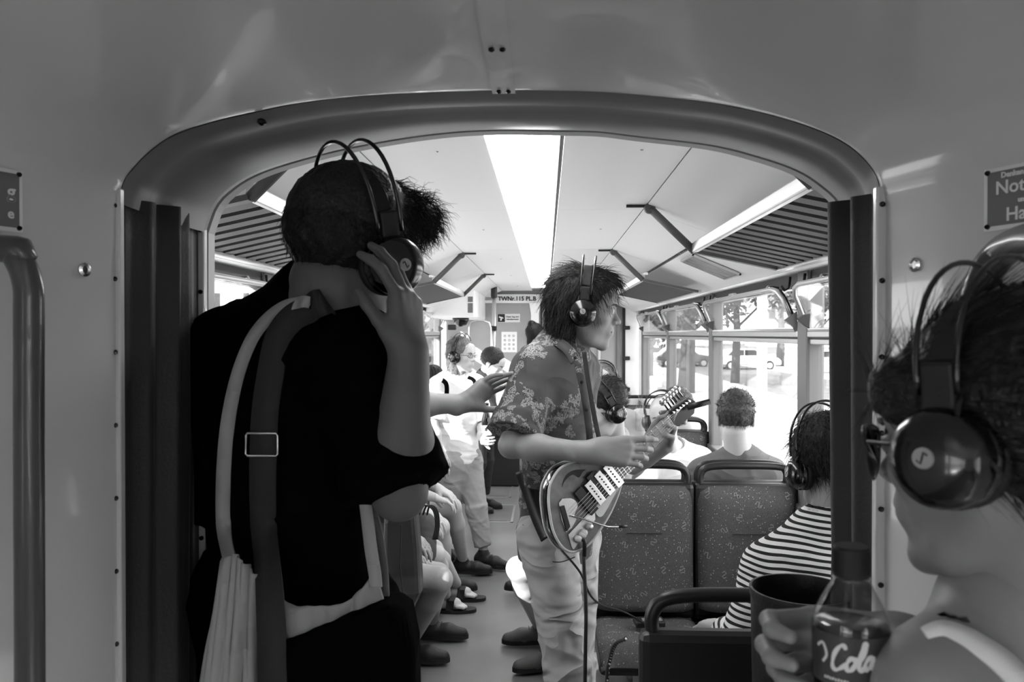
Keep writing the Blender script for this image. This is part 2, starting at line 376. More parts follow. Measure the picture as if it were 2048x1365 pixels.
# near lining: rings growing towards the camera
rim = [Vector((ou[0].x-.002, YN, z)) for z in np.linspace(0, ou[0].z-.03, 14)]+ou+[Vector((ou[-1].x+.002, YN, z)) for z in np.linspace(ou[-1].z-.03, 0, 14)]
rings = []
EX = [(1.31, 0), (1.27, .012), (1.2, .035), (1.1, .08), (1.0, .125), (.85, .19), (.7, .25), (.5, .31), (.25, .36), (0, .40), (-.25, .43), (-.5, .45)]
for Y, e in EX:
    rg = []
    for p in rim:
        dx = p.x-XC; w = min(1, abs(dx)/.60)**3
        x = p.x+math.copysign(e*w, dx)
        z = p.z
        if z > 1.7: z = z+ (e*.12)*(1-w)+ e*.35*w*min(1, (z-1.7)/.2)*(1 if w < 1 else 1)*(.5)
        # gentle dents of the hand-fitted sheet
        z += .0035*noise.noise(Vector((x*3, Y*3, 1)))*(1 if Y < 1.25 else 0); 
        rg.append(Vector((x, Y, z)))
    rings.append(rg)
t = MB(); R_ = len(rim)
for rg in rings: t.v += rg
t.f = [(i*R_+k, i*R_+k+1, (i+1)*R_+k+1, (i+1)*R_+k) for i in range(len(rings)-1) for k in range(R_-1)]
lining = t.build('wall_lining', M['panel'], smooth=True, kind='structure')
bm = bmesh.new(); bm.from_mesh(lining.data); bmesh.ops.solidify(bm, geom=bm.faces[:], thickness=.012); bmesh.ops.recalc_face_normals(bm, faces=bm.faces[:]); bm.to_mesh(lining.data); bm.free()
for p in lining.data.polygons: p.use_smooth = True
sb = lining.modifiers.new('s', 'SUBSURF'); sb.levels = 1; sb.render_levels = 2
t = MB()                                                    # rear bulkhead joining lining and rear car
bp = rings[-1]; op = [outward(p) for p in bp]; N = len(bp); t.v = list(bp)+list(op); t.f = [(i, i+1, N+i+1, N+i) for i in range(N-1)]
t.build('trim_43', M['grey'], kind='structure')
def wallx(s, Y, z=1.5):                                     # x of the lining at depth Y
    e = np.interp(-Y, [-a for a, b_ in EX], [b_ for a, b_ in EX]); return (ou[-1].x if s > 0 else ou[0].x)+s*float(e)
# ceiling joint strip with screws
t = empty('joint_strip', (-.07, 1.2, 1.99), label='screwed metal joint strip running down the middle of the glossy ceiling to the arch', cat='trim')
a0, a1 = P(985, 190, YN-.004), P(1031, 190, YN-.004); zc = a0.z
mb_ = MB()
def ringz(Y): return min(float(np.interp(-Y, [-a for a, b_ in EX], [max(p.z for p in rg if abs(p.x+.07) < .04) for rg in rings])), 3)
for Y0, Y1 in zip((1.306, 1.2, 1.1, 1.0, .85, .7), (1.2, 1.1, 1.0, .85, .7, .5)):
    z0, z1 = ringz(Y0), ringz(Y1); k = .0025
    v = [(a0.x, Y0, z0-k), (a1.x, Y0, z0-k), (a1.x, Y1, z1-k), (a0.x, Y1, z1-k)]; mb_.prism([Vector(q) for q in v], (0, 0, -1), .004)
mb_.build('strip', M['panel'], t)
for Y in (1.29, 1.12, .95, .75):
    for x in (a0.x+.011, a1.x-.011):
        MB().lathe([(.0045, 0), (.0045, -.003), (.002, -.0045)], (x, Y, ringz(Y)-.003), n=8).build('screw', M['black'], t)
# trim strips with screws at both portal edges and inner trim
def strip(x, y, z0, z1, w, label, sd, ns, name='edge_strip'):
    s = MB().box((x-w/2, y-.012, z0), (x+w/2, y+.004, z1), bev=.003).build(name, M['panel'], label=label, cat='trim')
    for k in range(ns):
        z = z1-.03-k*.122
        if z > .1: MB().lathe([(.0045, 0), (.0045, .003), (.002, .005)], (x, y-.012, z), axis=(0, -1, 0), n=8).build('screw', M['black'], s)
strip(P(238, 600, YN).x, YN, .05, P(240, 378, YN).z, .017, 'screwed grey edge strip left of the dark pleated curtain', -1, 16)
strip(P(1757, 600, YN).x, YN, .05, P(1757, 374, YN).z, .017, 'screwed grey edge strip right of the dark pleated curtain', 1, 16)
strip(P(407, 600, YI).x, YI, .05, P(407, 432, YI).z, .014, 'narrow screwed strip between the left pleated curtain and the tram interior', -1, 16)
strip(P(1697, 600, YI).x, YI, .05, P(1697, 432, YI).z, .014, 'narrow screwed strip behind the right pleated curtain', 1, 16)
# pleated bellows curtains
def bellows(xs, label, lean):
    t = MB(); nz = 24; ny = 64
    top0 = 1.83
    for j in range(nz+1):
        z = top0*j/nz
        for i in range(ny+1):
            u = i/ny; Y = YN+.005+(YI-.01-YN)*u
            base = xs[0]+(xs[1]-xs[0])*u
            fold = abs(((u*5.0+.25*math.sin(z*1.3+u*3)) % 1)*2-1); fold = fold**.8
            amp = (.05 if lean > 0 else .040)*(.7+.5*noise.noise(Vector((u*6, z*.8, 3))))
            x = base - lean*(amp*fold*math.sin(PI*min(1, max(0.05, u*1.15)))) - lean*.03*math.sin(PI*u)*(.4+.6*z/top0 if lean > 0 else .5)
            t.v.append((x, Y, z))
    t.f = [(j*(ny+1)+i, j*(ny+1)+i+1, (j+1)*(ny+1)+i+1, (j+1)*(ny+1)+i) for j in range(nz) for i in range(ny)]
    o = t.build('pleated_curtain', M['bellows'], smooth=True, label=label, cat='curtain')
    so = o.modifiers.new('s', 'SOLIDIFY'); so.thickness = .003
    return o
bellows((ou[0].x-.004, P(400, 600, YI).x), 'dark pleated articulation curtain at the left side of the opening', -1)
bellows((ou[-1].x+.004, P(1700, 600, YI).x), 'dark pleated articulation curtain at the right side of the opening', 1)
# grab bars on the near lining
xw = wallx(-1, 1.02)
gb = MB().tube(spline([Vector((xw-.10, 1.0, P(10, 500, 1.0).z)), P(10, 498, .98), P(38, 520, .98), P(56, 570, .98), P(58, 640, .98), P(58, 900, .98), P(60, 1365, .98), P(62, 1900, .98)], 6), .0175, n=16).build('grab_bar', M['bar'], smooth=True, label='dark curved grab bar at the far left edge', cat='grab bar')
p0 = P(1985, 480, 1.02)
MB().tube(spline([P(1952, 900, .98), P(1952, 700, .98), P(1956, 600, .98), P(1975, 540, .98), P(2010, 500, .96), P(2060, 480, .9), P(2100, 478, .85)], 6), .019, n=16).build('grab_bar', M['bar'], smooth=True, label='grey curved grab bar behind the dark-haired woman at the right edge', cat='grab bar')
for (px, py, s) in ((168, 540, -1), (1831, 530, 1)):
    # intersection of the ray with the lining
    best = min(((abs(P(px, py, Y).x-wallx(s, Y)), Y) for Y in np.linspace(.7, 1.3, 200))); p = P(px, py, best[1])
    MB().lathe([(.011, 0), (.011, .003), (.007, .006), (.007, .003), (.001, .003)], p, axis=(-s*.92, -.38, 0), n=16).build('screw', M['steel'], lining)
t = MB()                                                    # unseen outer shell added around the articulation to block light leaks
t.box((-1.34, -.5, -.05), (-1.31, 1.62, 2.3)); t.box((1.2, -.5, -.05), (1.23, 1.62, 2.3)); t.box((-1.34, -.5, 2.3), (1.23, 1.62, 2.33))
t.build('trim_44', M['rubber'], kind='structure')
# signs on the lining
def lining_sign(px, py, s, label):
    Y = min(((abs(P(px, py, Y).x-wallx(s, Y)), Y) for Y in np.linspace(.5, 1.3, 300)))[1]
    p = P(px, py, Y); e = .002; tx = Vector((wallx(s, Y-.1)-wallx(s, Y+.1), -.2, 0)).normalized()
    if s < 0: tx = -tx
    nrm = tx.cross(Vector((0, 0, 1))); 
    if nrm.y > 0 and s < 0: nrm = -nrm
    if nrm.x*s > 0: nrm = -nrm
    return p, tx, nrm
p, tx, nm = lining_sign(1990, 400, 1, '')
W_ = .17; H_ = .085
Fm = frame(p+nm*.004-tx*.012, tx, (0, 0, 1), tx.cross(Vector((0, 0, 1))))
zz = 1 if tx.cross(Vector((0, 0, 1))).dot(nm) > 0 else -1
s1 = MB().box((0, -H_/2, -.002*zz if zz > 0 else 0), (W_, H_/2, .002), M=Fm, bev=.001).build('notice_plate', M['print'], label='grey emergency notice plate with white lettering on the right lining', cat='sign')
MB().box((.006, -H_/2+.006, .0021), (W_-.006, H_/2-.006, .0028), M=Fm).build('field', M['sign'], s1)
for cx in (.006, W_-.006):
    for cy in (-H_/2+.006, H_/2-.006): MB().lathe([(.004, 0), (.003, .003)], Fm @ Vector((cx, cy, .002)), axis=Fm.to_3x3() @ Vector((0, 0, 1)), n=8).build('screw', M['black'], s1)
for tt, y, sz, xo in (('Denken Sie an', .030, .010, .026), ('Notbremse', .013, .025, .018), ('und benutzen', -.006, .009, .05), ('Halt', -.024, .025, .033)):
    text('lettering', tt, sz, M['print'], Fm @ Matrix.Translation((xo, y, .0032)), s1, align='LEFT', bold=.0004)
p, tx, nm = lining_sign(41, 405, -1, '')
Fm = frame(p+nm*.004-tx*W_, tx, (0, 0, 1), tx.cross(Vector((0, 0, 1))))
s1 = MB().box((0, -.045, -.001), (W_, .045, .002), M=Fm, bev=.001).build('notice_plate', M['print'], label='grey notice plate cut off by the left picture edge', cat='sign')
MB().box((.006, -.039, .0021), (W_-.006, .039, .0028), M=Fm).build('field', M['sign'], s1)
for cy in (-.039, .039): MB().lathe([(.004, 0), (.003, .003)], Fm @ Vector((W_-.006, cy, .002)), axis=nm, n=8).build('screw', M['black'], s1)
text('lettering', 'g', .028, M['print'], Fm @ Matrix.Translation((W_-.012, .012, .0032)), s1, align='RIGHT', bold=.0005)
text('lettering', 'e', .020, M['print'], Fm @ Matrix.Translation((W_-.014, -.02, .0032)), s1, align='RIGHT', bold=.0005)
# ---------------------------------------------------------------- luggage racks
def rack(s, y0, y1, label, pitch, near_arm=True):
    xf = .572 if s > 0 else -.692; zf = 1.918; xo = .895 if s > 0 else -1.015; zo = 1.849
    R = empty('luggage_rack', ((xf+xo)/2, (y0+y1)/2, zf), label=label, cat='luggage rack', group='luggage racks above the windows')
    a, b_ = Vector((xf, 0, zf)), Vector((xo, 0, zo))
    MB().box((xf-.012, y0, zf-.006), (xf+.012, y1, zf+.034), bev=.005).build('front_rail', M['alu'], R)
    MB().box((min(xf+s*.014, xf+s*.03), y0, zf+.03), (max(xf+s*.014, xf+s*.03), y1, zf+.045)).build('rail_lip', M['white'], R)
    MB().box((xo-.012, y0, zo-.01), (xo+.02, y1, zo+.012), bev=.004).build('wall_rail', M['alu'], R)
    n = int((y1-y0-.04)/pitch)
    d = (b_-a)
    for k in range(n):
        y = y0+.03+k*pitch; w = pitch*.6
        t = MB(); t.v = [(q.x, yy, q.z+dz) for yy in (y, y+w) for q, dz in ((a, -.004), (b_, -.004), (b_, .010), (a, .010))]
        t.f = [(0,1,2,3),(7,6,5,4),(0,4,5,1),(1,5,6,2),(2,6,7,3),(3,7,4,0)]
        t.build('slat', M['slat'], R)
    fx = .39 if s > 0 else -.51
    for y in (y0, y1):
        arm = [Vector((fx+s*.01, y, 2.085)), a+Vector((0, y, .0))]
        t = MB(); dd = (arm[1]-arm[0]).normalized(); up = Vector((0, 1, 0)).cross(dd)
        t.tube([arm[0], arm[0].lerp(arm[1], .5), arm[1]], .015, n=8); 
        o = t.build('support_arm', M['rackgrey'], R, smooth=True)
        t = MB().ribbon([a+Vector((0, y, 0)), b_+Vector((0, y, 0))], .034, .014, (0, 0, 1)).build('end_bar', M['rackgrey'], R)
        MB().lathe([(.02, -.012), (.022, -.006), (.022, .006), (.02, .012)], arm[0], axis=(0, 1, 0), n=16).build('pivot', M['rackgrey'], R)
        MB().box((min(fx-s*.08, fx), y-.006, 2.088), (max(fx-s*.08, fx), y+.006, 2.098)).build('bracket', M['dark'], R)
rack(1, 1.73, 3.10, 'slatted luggage rack above the right windows, nearest to the arch', .092)
rack(-1, 1.84, 3.14, 'slatted luggage rack above the left windows, beside the man in black', .092)
rack(1, 4.74, 6.4, 'finely slatted luggage rack above the right windows behind the guitarist', .05)
rack(-1, 4.89, 6.62, 'finely slatted luggage rack above the left windows near the far partition', .05)
# poster in the sloping cove panel
pf0, pf1 = Vector((.70, 3.84, 1.983)), Vector((.93, 3.84, 1.886))
pm = mat('poster_print', .22, .4, var=.75, vscale=9)
u = (pf1-pf0).normalized(); w = Vector((0, 1, 0)); nn = u.cross(w); nn = nn if nn.z < 0 else -nn
Fm = frame(pf0+nn*.006, u, w, u.cross(w)); L_ = (pf1-pf0).length
ps = MB(); 
for q in ((0, 0, L_, .012), (0, .318, L_, .33), (0, 0, .008, .33), (L_-.008, 0, L_, .33)): ps.box((q[0], q[1], -.004), (q[2], q[3], .006), M=Fm)
po = ps.build('poster_frame', M['alu'], label='small framed poster on the sloping panel between the right luggage racks', cat='poster')
MB().box((.008, .012, -.002), (L_-.008, .318, .002), M=Fm).build('print', pm, po)
# ---------------------------------------------------------------- far partition
fw = MB().box((-1.3, YF, 0), (1.2, YF+.08, 2.15)).build('wall_back', M['grey'], kind='structure')
hz0, hz1 = 1.957, 2.06
hd = MB().box((P(958, 600, YF).x, YF-.05, hz0), (XR+.02, YF, hz1), bev=.006).build('header_board', M['white'], fw)
a = P(1011, 599, YF-.052)
plate = MB().box((P(993, 0, YF-.055).x, YF-.056, hz0+.02), (P(1071, 0, YF-.055).x, YF-.05, hz1-.02)).build('number_plate', M['white'], fw)
text('lettering', 'TWNr.115 PL.B', .067, M['ink'], frame(P(1034, 598, YF-.068), (1, 0, 0), (0, 0, 1), (0, -1, 0)), plate, bold=.0022)
t = MB()
for k in range(3): t.box((P(966+k*1.5, 0, YF-.05).x, YF-.056, hz0+.035+k*.013), (P(984+k*.5, 0, YF-.05).x, YF-.051, hz0+.042+k*.013))
t.build('operator_logo', M['sign'], fw)
# camera notice
q = P(995, 645, YF-.003); q2 = P(1040, 628, YF-.003)
cs = MB().box((q.x, YF-.006, q.z), (q2.x, YF, q2.z)).build('camera_notice', M['print'], label='small camera surveillance notice on the far partition', cat='sign')
xm = q.x+(q2.x-q.x)*.33
MB().box((q.x+.003, YF-.008, q.z+.003), (xm, YF-.006, q2.z-.003)).build('field', M['dark'], cs)
t = MB(); cc = Vector(((q.x+xm)/2, YF-.009, (q.z+q2.z)/2))
t.prism([cc+Vector(v) for v in ((-.026, 0, .02), (.022, 0, .008), (.026, 0, -.008), (-.022, 0, .002))], (0, -1, 0), .002)
t.prism([cc+Vector(v) for v in ((-.006, 0, 0), (.008, 0, -.004), (.006, 0, -.03), (-.012, 0, -.03))], (0, -1, 0), .002)
t.build('camera_symbol', M['print'], cs)
for i, s in enumerate(('Dieser Zug wird', 'videoüberwacht')):
    text('lettering', s, .022, M['ink'], frame(Vector(((xm+q2.x)/2, YF-.007, cc.z+.014-.03*i)), (1, 0, 0), (0, 0, 1), (0, -1, 0)), cs, bold=.001)
# board with twelve round pictograms
q = P(1003, 705, YF); q2 = P(1034, 664, YF)
bd = MB().box((q.x, YF-.008, q.z), (q2.x, YF, q2.z), bev=.002).build('pictogram_board', M['white'], label='white board with twelve round pictograms on the far partition', cat='sign')
for r in range(4):
    for c in range(3):
        x = q.x+(q2.x-q.x)*(.22+.28*c); z = q2.z-(q2.z-q.z)*(.2+.21*r)
        MB().lathe([(.014, 0), (.014, .001)], (x, YF-.008, z), axis=(0, -1, 0), n=16).build('pictogram_ring', M['sign'], bd)
        MB().lathe([(.011, 0), (.011, .001)], (x, YF-.009, z), axis=(0, -1, 0), n=16).build('pictogram_field', M['print'], bd)
        MB().prism([Vector((x+.007*math.cos(k*2.5+r+c)*(1 if k % 2 else .4), YF-.0105, z+.007*math.sin(k*1.25+c))) for k in range(5)], (0, -1, 0), .001).build('pictogram', M['ink'], bd)
# column with flared capital in the partition
t = MB(); x0 = P(1062, 0, YF-.1).x; x1 = P(1078, 0, YF-.1).x
t.prism([Vector((x0-.02, YF-.1, hz0)), Vector((x1+.02, YF-.1, hz0)), Vector((x1, YF-.1, 1.83)), Vector((x1, YF-.1, 1.5)), Vector((x0, YF-.1, 1.5)), Vector((x0, YF-.1, 1.83))], (0, -1, 0), .1)
t.build('cable_duct', M['white'], fw)
MB().box((x1+.02, YF-.02, .1), (x1+.035, YF, hz0)).build('panel_joint', M['rubber'], fw)
# door frame and hinges on the right half
for px0, px1, mm_, dy in ((1196, 1201, 'alu', .03), (1234, 1240, 'pillar', .04), (1246, 1251, 'rubber', .03)):
    MB().box((P(px0, 0, YF).x, YF-dy, .1), (P(px1, 0, YF).x, YF, hz0), bev=.003).build('door_frame', M[mm_], fw)
MB().box((P(1251, 0, YF).x, YF-.02, .1), (P(1278, 0, YF).x, YF, hz0), bev=.003).build('side_panel', M['white'], fw)
for py in (656, 717, 779):
    c = P(1252, py, YF-.04); MB().box((c.x-.04, YF-.06, c.z-.022), (c.x+.045, YF-.02, c.z+.022), bev=.006).build('hinge', M['dark'], fw)
MB().box((P(1166, 0, YF).x, YF-.03, P(0, 702, YF).z), (P(1180, 0, YF).x, YF, P(0, 690, YF).z), bev=.004).build('door_lock', M['dark'], fw)
# cabinet high on the left with two small notices
c0 = P(898, 636, 8.0); c1 = P(936, 588, 8.0)
cab = MB().box((-1.2, 7.9, c0.z), (P(951, 0, 8).x, 9.3, 2.06), bev=.015).build('wall_cabinet', M['white'], label='white cabinet high on the left before the far partition', cat='cabinet')
for (a_, b_, c_, d_) in ((941, 599, 951, 609), (941, 611, 951, 629)):
    # on the aisle-facing side
    x = P(951, 0, 8).x+.001; z1 = P(0, b_, 8.3).z; z0 = P(0, d_, 8.3).z
    MB().box((x-.07, 7.897, z0), (x-.02, 7.901, z1)).build('notice', M['sign'], cab)
ln = P(916, 642, 7.9); MB().lathe([(.085, 0), (.085, -.02), (.06, -.07), (.02, -.09)], (P(921, 0, 8.1).x, 8.1, c0.z), n=20).build('camera_dome', M['black'], cab, smooth=True)
# glass screen with rounded frame and pole
Y = 8.2; x0 = P(938, 0, Y).x; x1 = P(982, 0, Y).x; zt = P(0, 642, Y).z
scr = empty('glass_screen', ((x0+x1)/2, Y, .1), label='rounded frosted screen beside the vertical pole before the far partition', cat='screen')
pts = [Vector((x0, Y, .4)), Vector((x0, Y, zt-.08)), Vector((x0+.02, Y, zt-.02)), Vector((x0+.08, Y, zt)), Vector((x1-.08, Y, zt)), Vector((x1-.02, Y, zt-.02)), Vector((x1, Y, zt-.08)), Vector((x1, Y, .4))]
MB().tube(pts, .009, n=8, closed=True).build('frame', M['alu'], scr, smooth=True)
MB().prism(pts, (0, -1, 0), .006).build('sheet', mat('frosted_sheet', .33, .25), scr)
for px, py in ((904, 655), (853, 719)):
    c = P(px, py, 7.4 if px > 880 else 7.1); MB().box((c.x-.04, c.y-.02, c.z-.025), (c.x+.04, c.y+.02, c.z+.025), bev=.008).build('clamp', M['dark'], scr)
Yp = 8.4; xp = P(988, 0, Yp).x
pole = MB().tube([Vector((xp, Yp, 0)), Vector((xp, Yp, 2.06))], .022, n=16).build('grab_pole', M['alu'], smooth=True, label='vertical metal pole with black collar before the far partition', cat='pole')
MB().lathe([(.03, 0), (.034, .01), (.034, .11), (.03, .12)], (xp, Yp, 1.98), n=16).build('collar', M['dark'], pole)
c = P(984, 657, Yp); MB().box((c.x-.06, Yp-.035, c.z-.025), (c.x+.05, Yp+.035, c.z+.025), bev=.008).build('clamp', M['dark'], pole)
# white console and dark case beside the aisle
c0 = P(975, 830, 8.5); c1 = P(1040, 800, 8.5)
con = MB().box((c0.x, 8.92, 0), (-.25, 9.28, P(0, 822, 8.4).z), bev=.02).build('console', M['white'], label='bright white console standing against the far partition', cat='console')
MB().box((c0.x-.02, 8.91, P(0, 822, 8.4).z), (-.25, 9.28, P(0, 816, 8.4).z), bev=.01).build('console_top', M['alu'], con)
c0 = P(968, 965, 8.35)
MB().box((c0.x, 8.3, .0), (-.28, 8.9, P(0, 865, 8.3).z), bev=.02).build('dark_case', M['rubber'], label='black case on the floor at the end of the aisle', cat='case')
# ---------------------------------------------------------------- seats
def make_seat(label, group):
    R = empty('passenger_seat', (0, 0, 0), label=label, cat='seat', group=group)
    w = .213
    def outline(w, z0, z1, r, n=6):
        return [Vector((-w, 0, z0)), Vector((w, 0, z0))]+[Vector((w-r+r*math.cos(a), 0, z1-r+r*math.sin(a))) for a in np.linspace(0, PI/2, n)]+[Vector((-w+r-r*math.sin(a), 0, z1-r+r*math.cos(a))) for a in np.linspace(0, PI/2, n)]
    # cushion: curved pads
    def pad(fn, nu, nv, name, m):
        t = MB()
        for side_ in (0, 1):
            for j in range(nv+1):
                for i in range(nu+1): t.v.append(fn(i/nu, j/nv, side_))
        n1 = (nu+1)*(nv+1)
        for j in range(nv):
            for i in range(nu):
                a = j*(nu+1)+i; t.f.append((a, a+1, a+nu+2, a+nu+1)); t.f.append((n1+a, n1+a+nu+1, n1+a+nu+2, n1+a+1))
        for i in range(nu): t.f.append((i, n1+i, n1+i+1, i+1)); a = nv*(nu+1)+i; t.f.append((a, a+1, n1+a+1, n1+a))
        for j in range(nv): a = j*(nu+1); t.f.append((a, a+nu+1, n1+a+nu+1, n1+a)); a += nu; t.f.append((a, n1+a, n1+a+nu+1, a+nu+1))
        return t.build(name, m, R, smooth=True)
    def back(u, v, s_):
        x = (u*2-1); e = max(abs(x)**6, max(0, (v-.5)*2)**10)
        z = .42+.525*v; ww = w*(1-.0*v)
        if v > .88: ww = w-.03*((v-.88)/.12)**3
        y = -.075+.055*e+.03*(1-v)*(1-v)*0-.015*math.sin(PI*v)*(1-abs(x)**2)*-1+.05*(v)*.0
        return Vector((x*ww, (y if s_ == 0 else -.012)+.04*v-.04, z))
    bk = pad(back, 16, 18, 'backrest_cushion', M['moq'])
    def seat(u, v, s_):
        x = u*2-1; y = -.50+.44*v; e = abs(x)**6; f = max(0, 1-v*6)
        z = .43-.05*v-.03*e-.09*f**1.5*1.0+.012*abs(x)**2
        return Vector((x*w, y, z if s_ == 0 else .34))
    pad(seat, 16, 16, 'seat_cushion', M['moq'])
    MB().box((-w-.012, -.03, .36), (w+.012, .028, .95), M=Matrix.Shear('XY', 4, (0, 0)), bev=.02).build('back_shell', M['dark'], R)
    MB().box((-w-.005, -.49, .30), (w+.005, -.02, .35), bev=.02).build('seat_pan', M['dark'], R)
    t = MB(); pts = spline([Vector((-w+.02, 0, .93)), Vector((-w+.018, 0, .985)), Vector((-w+.06, 0, 1.02)), Vector((0, -.004, 1.026)), Vector((w-.06, 0, 1.02)), Vector((w-.018, 0, .985)), Vector((w-.02, 0, .93))], 5)
    t.tube(pts, [.016]*len(pts), n=10).build('grab_handle', M['dark'], R, smooth=True)
    MB().box((-.05, -.42, .0), (.05, -.08, .31), bev=.02).build('pedestal', M['pillar'], R)
    MB().box((-.075, -.089, .745), (.075, -.0855, .748)).build('cushion_slot', M['ink'], bk)
    # woven squiggle motifs as slim raised print
    t = MB(); rr = random.Random(3)
    for k in range(34):
        if k < 20: u, v = ((k % 4)+.5+.3*rr.uniform(-1, 1)+(.25 if (k//4) % 2 else -.25))/4, (k//4+.5+.3*rr.uniform(-1, 1))/5; fn = back
        else: j = k-20; u, v = ((j % 4)+.5)/4, (j//4+.5)/4; fn = seat
        u = min(.9, max(.08, u)); v = min(.93, max(.05, v)); a = rr.uniform(0, PI); L = .012
        path = []
        for (aa, bb) in ((-1, -.3), (-1, .7), (-.2, .9), (0, 0), (.2, -.9), (1, -.7), (1, .3)):
            x, y = aa*math.cos(a)-bb*math.sin(a), aa*math.sin(a)+bb*math.cos(a)
            uu, vv = u+x*L/.426, v+y*L/(.525 if fn is back else .44)
            p = fn(min(1, max(0, uu)), min(1, max(0, vv)), 0); p = p+(Vector((0, -.0012, 0)) if fn is back else Vector((0, 0, .0012))); path.append(p)
        t.ribbon(path, .0045, .0006, (0, -1, 0) if fn is back else (0, 0, 1))
    t.build('woven_motifs', M['motif'], R, kind='stuff')
    return R
proto = make_seat('x', 'g')
first = True
def put_seat(x, y, rz, label, group='moquette passenger seats with black grab handles'):
    global first
    o = proto if first else copy_tree(proto); first = False
    o.location = (x, y, 0); o.rotation_euler = (0, 0, rz); o['label'] = label; o['group'] = group; return o
XA, XW = .42, .868
put_seat(XA, 3.5, 0, 'empty patterned aisle seat facing the camera right beside the guitarist')
put_seat(XW, 3.5, 0, 'empty patterned window seat facing the camera, opposite the woman in the striped top')
put_seat(XA+.01, 1.76, PI, 'dark seat back with loop handle at the lower right, seen from behind')
put_seat(XW, 1.76, PI, 'window seat carrying the woman in the striped top')
put_seat(XA, 3.57, PI, 'aisle seat behind the empty one, carrying the man with slicked dark hair')
put_seat(XW, 3.57, PI, 'window seat carrying the man in the grey T-shirt')
put_seat(XA, 5.38, 0, 'aisle seat carrying the woman beside the bald man')
put_seat(XW, 5.38, 0, 'window seat carrying the bald man in the white T-shirt')
put_seat(XA, 5.45, PI, 'aisle seat back to back with the one of the woman beside the bald man')
put_seat(XW, 5.45, PI, 'window seat back to back with the bald man')
put_seat(XA, 7.3, 0, 'far aisle seat facing the camera on the right, carrying the curly-haired passenger')
put_seat(XW, 7.3, 0, 'far window seat facing the camera on the right')
for i, y in enumerate((3.72, 4.2, 4.78)):
    put_seat(-1.17, y, PI/2, 'left side seat facing the aisle, %s' % ('under the nearest man in dark shorts', 'under the passenger with sandals', 'under the bare-kneed passenger with the bottle')[i])
put_seat(-.955, 5.5, 0, 'left seat whose patterned back edge shows beside the woman in the white blouse')
# ---------------------------------------------------------------- outside
M['ground'] = mat('asphalt', .52, .8, var=.1, vscale=1); M['lawn'] = mat('lawn', .11, .9, var=.3, vscale=2)
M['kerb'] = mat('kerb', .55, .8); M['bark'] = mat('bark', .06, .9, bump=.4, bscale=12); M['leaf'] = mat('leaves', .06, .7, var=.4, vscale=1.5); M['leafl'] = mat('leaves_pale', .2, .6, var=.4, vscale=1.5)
M['facade'] = mat('facade', .62, .8, var=.04, vscale=.3); M['carw'] = mat('car_white', .75, .25, coat=.5); M['card'] = mat('car_dark', .05, .25, coat=.5); M['carglass'] = mat('car_glass', .03, .1)
GZ = -.9
MB().box((-150, -90, GZ-.2), (220, 220, GZ)).build('trim_50', M['ground'], kind='structure', label=None)
for i, (x0, x1, m_) in enumerate(((9, 9.3, 'kerb'), (9.3, 15, 'lawn'), (15, 15.3, 'kerb'), (26, 26.3, 'kerb'), (26.3, 60, 'lawn'), (-60, -9, 'lawn'))):
    MB().box((x0, -60, GZ), (x1, 200, GZ+.06)).build('trim_%d' % (51+i), M[m_], kind='structure')
def car(x, y, rz, m_, label):
    R = empty('car', (x, y, GZ), label=label, cat='car')
    T = Matrix.Translation((x, y, GZ)) @ Matrix.Rotation(rz, 4, 'Z')
    side_ = [(-2.15, .35), (-2.2, .75), (-1.95, .95), (-1.75, 1.0), (-1.3, 1.42), (.35, 1.46), (1.0, 1.0), (1.95, .86), (2.2, .65), (2.2, .35)]
    o = MB().prism([T @ Vector((a, -.85, b)) for a, b in side_], T.to_3x3() @ Vector((0, -1, 0)), 1.7).build('body', m_, R)
    b = o.modifiers.new('b', 'BEVEL'); b.width = .08; b.segments = 3
    for pl in (((-1.55, 1.02), (-1.22, 1.36), (-.45, 1.39), (-.45, 1.02)), ((-.38, 1.02), (-.38, 1.39), (.3, 1.40), (.82, 1.02))):
        for s in (-1, 1):
            MB().prism([T @ Vector((a, s*.86, b)) for a, b in pl], T.to_3x3() @ Vector((0, s, 0)), .02).build('window', M['carglass'], R)
    for wx in (-1.35, 1.35):
        for s in (-1, 1):
            wo = MB().lathe([(.2, -.1), (.31, -.1), (.33, -.05), (.33, .05), (.31, .1), (.2, .1)], T @ Vector((wx, s*.78, .33)), axis=T.to_3x3() @ Vector((0, 1, 0)), n=20).build('wheel', M['rubber'], R)
            MB().lathe([(.2, -.11), (.2, .11)], T @ Vector((wx, s*.78, .33)), axis=T.to_3x3() @ Vector((0, 1, 0)), n=14).build('hubcap', M['alu'], wo)
def gpt(px, Y): p = P(px, 700, Y); return p.x
dirn = math.atan2(1, .0)
car(gpt(1660, 52), 52, 0.1, M['carw'], 'white estate car parked outside, seen through the right window nearest the curtain')
car(gpt(1492, 56), 56, 0.1, M['carw'], 'white car outside, seen through the right window beside the grey-shirted man')
car(gpt(1365, 60), 60, 0.1, M['card'], 'dark car outside, seen through the right window near the bald man')
car(gpt(1310, 64), 64, 0.1, M['carw'], 'pale car outside, seen through the farthest right window')
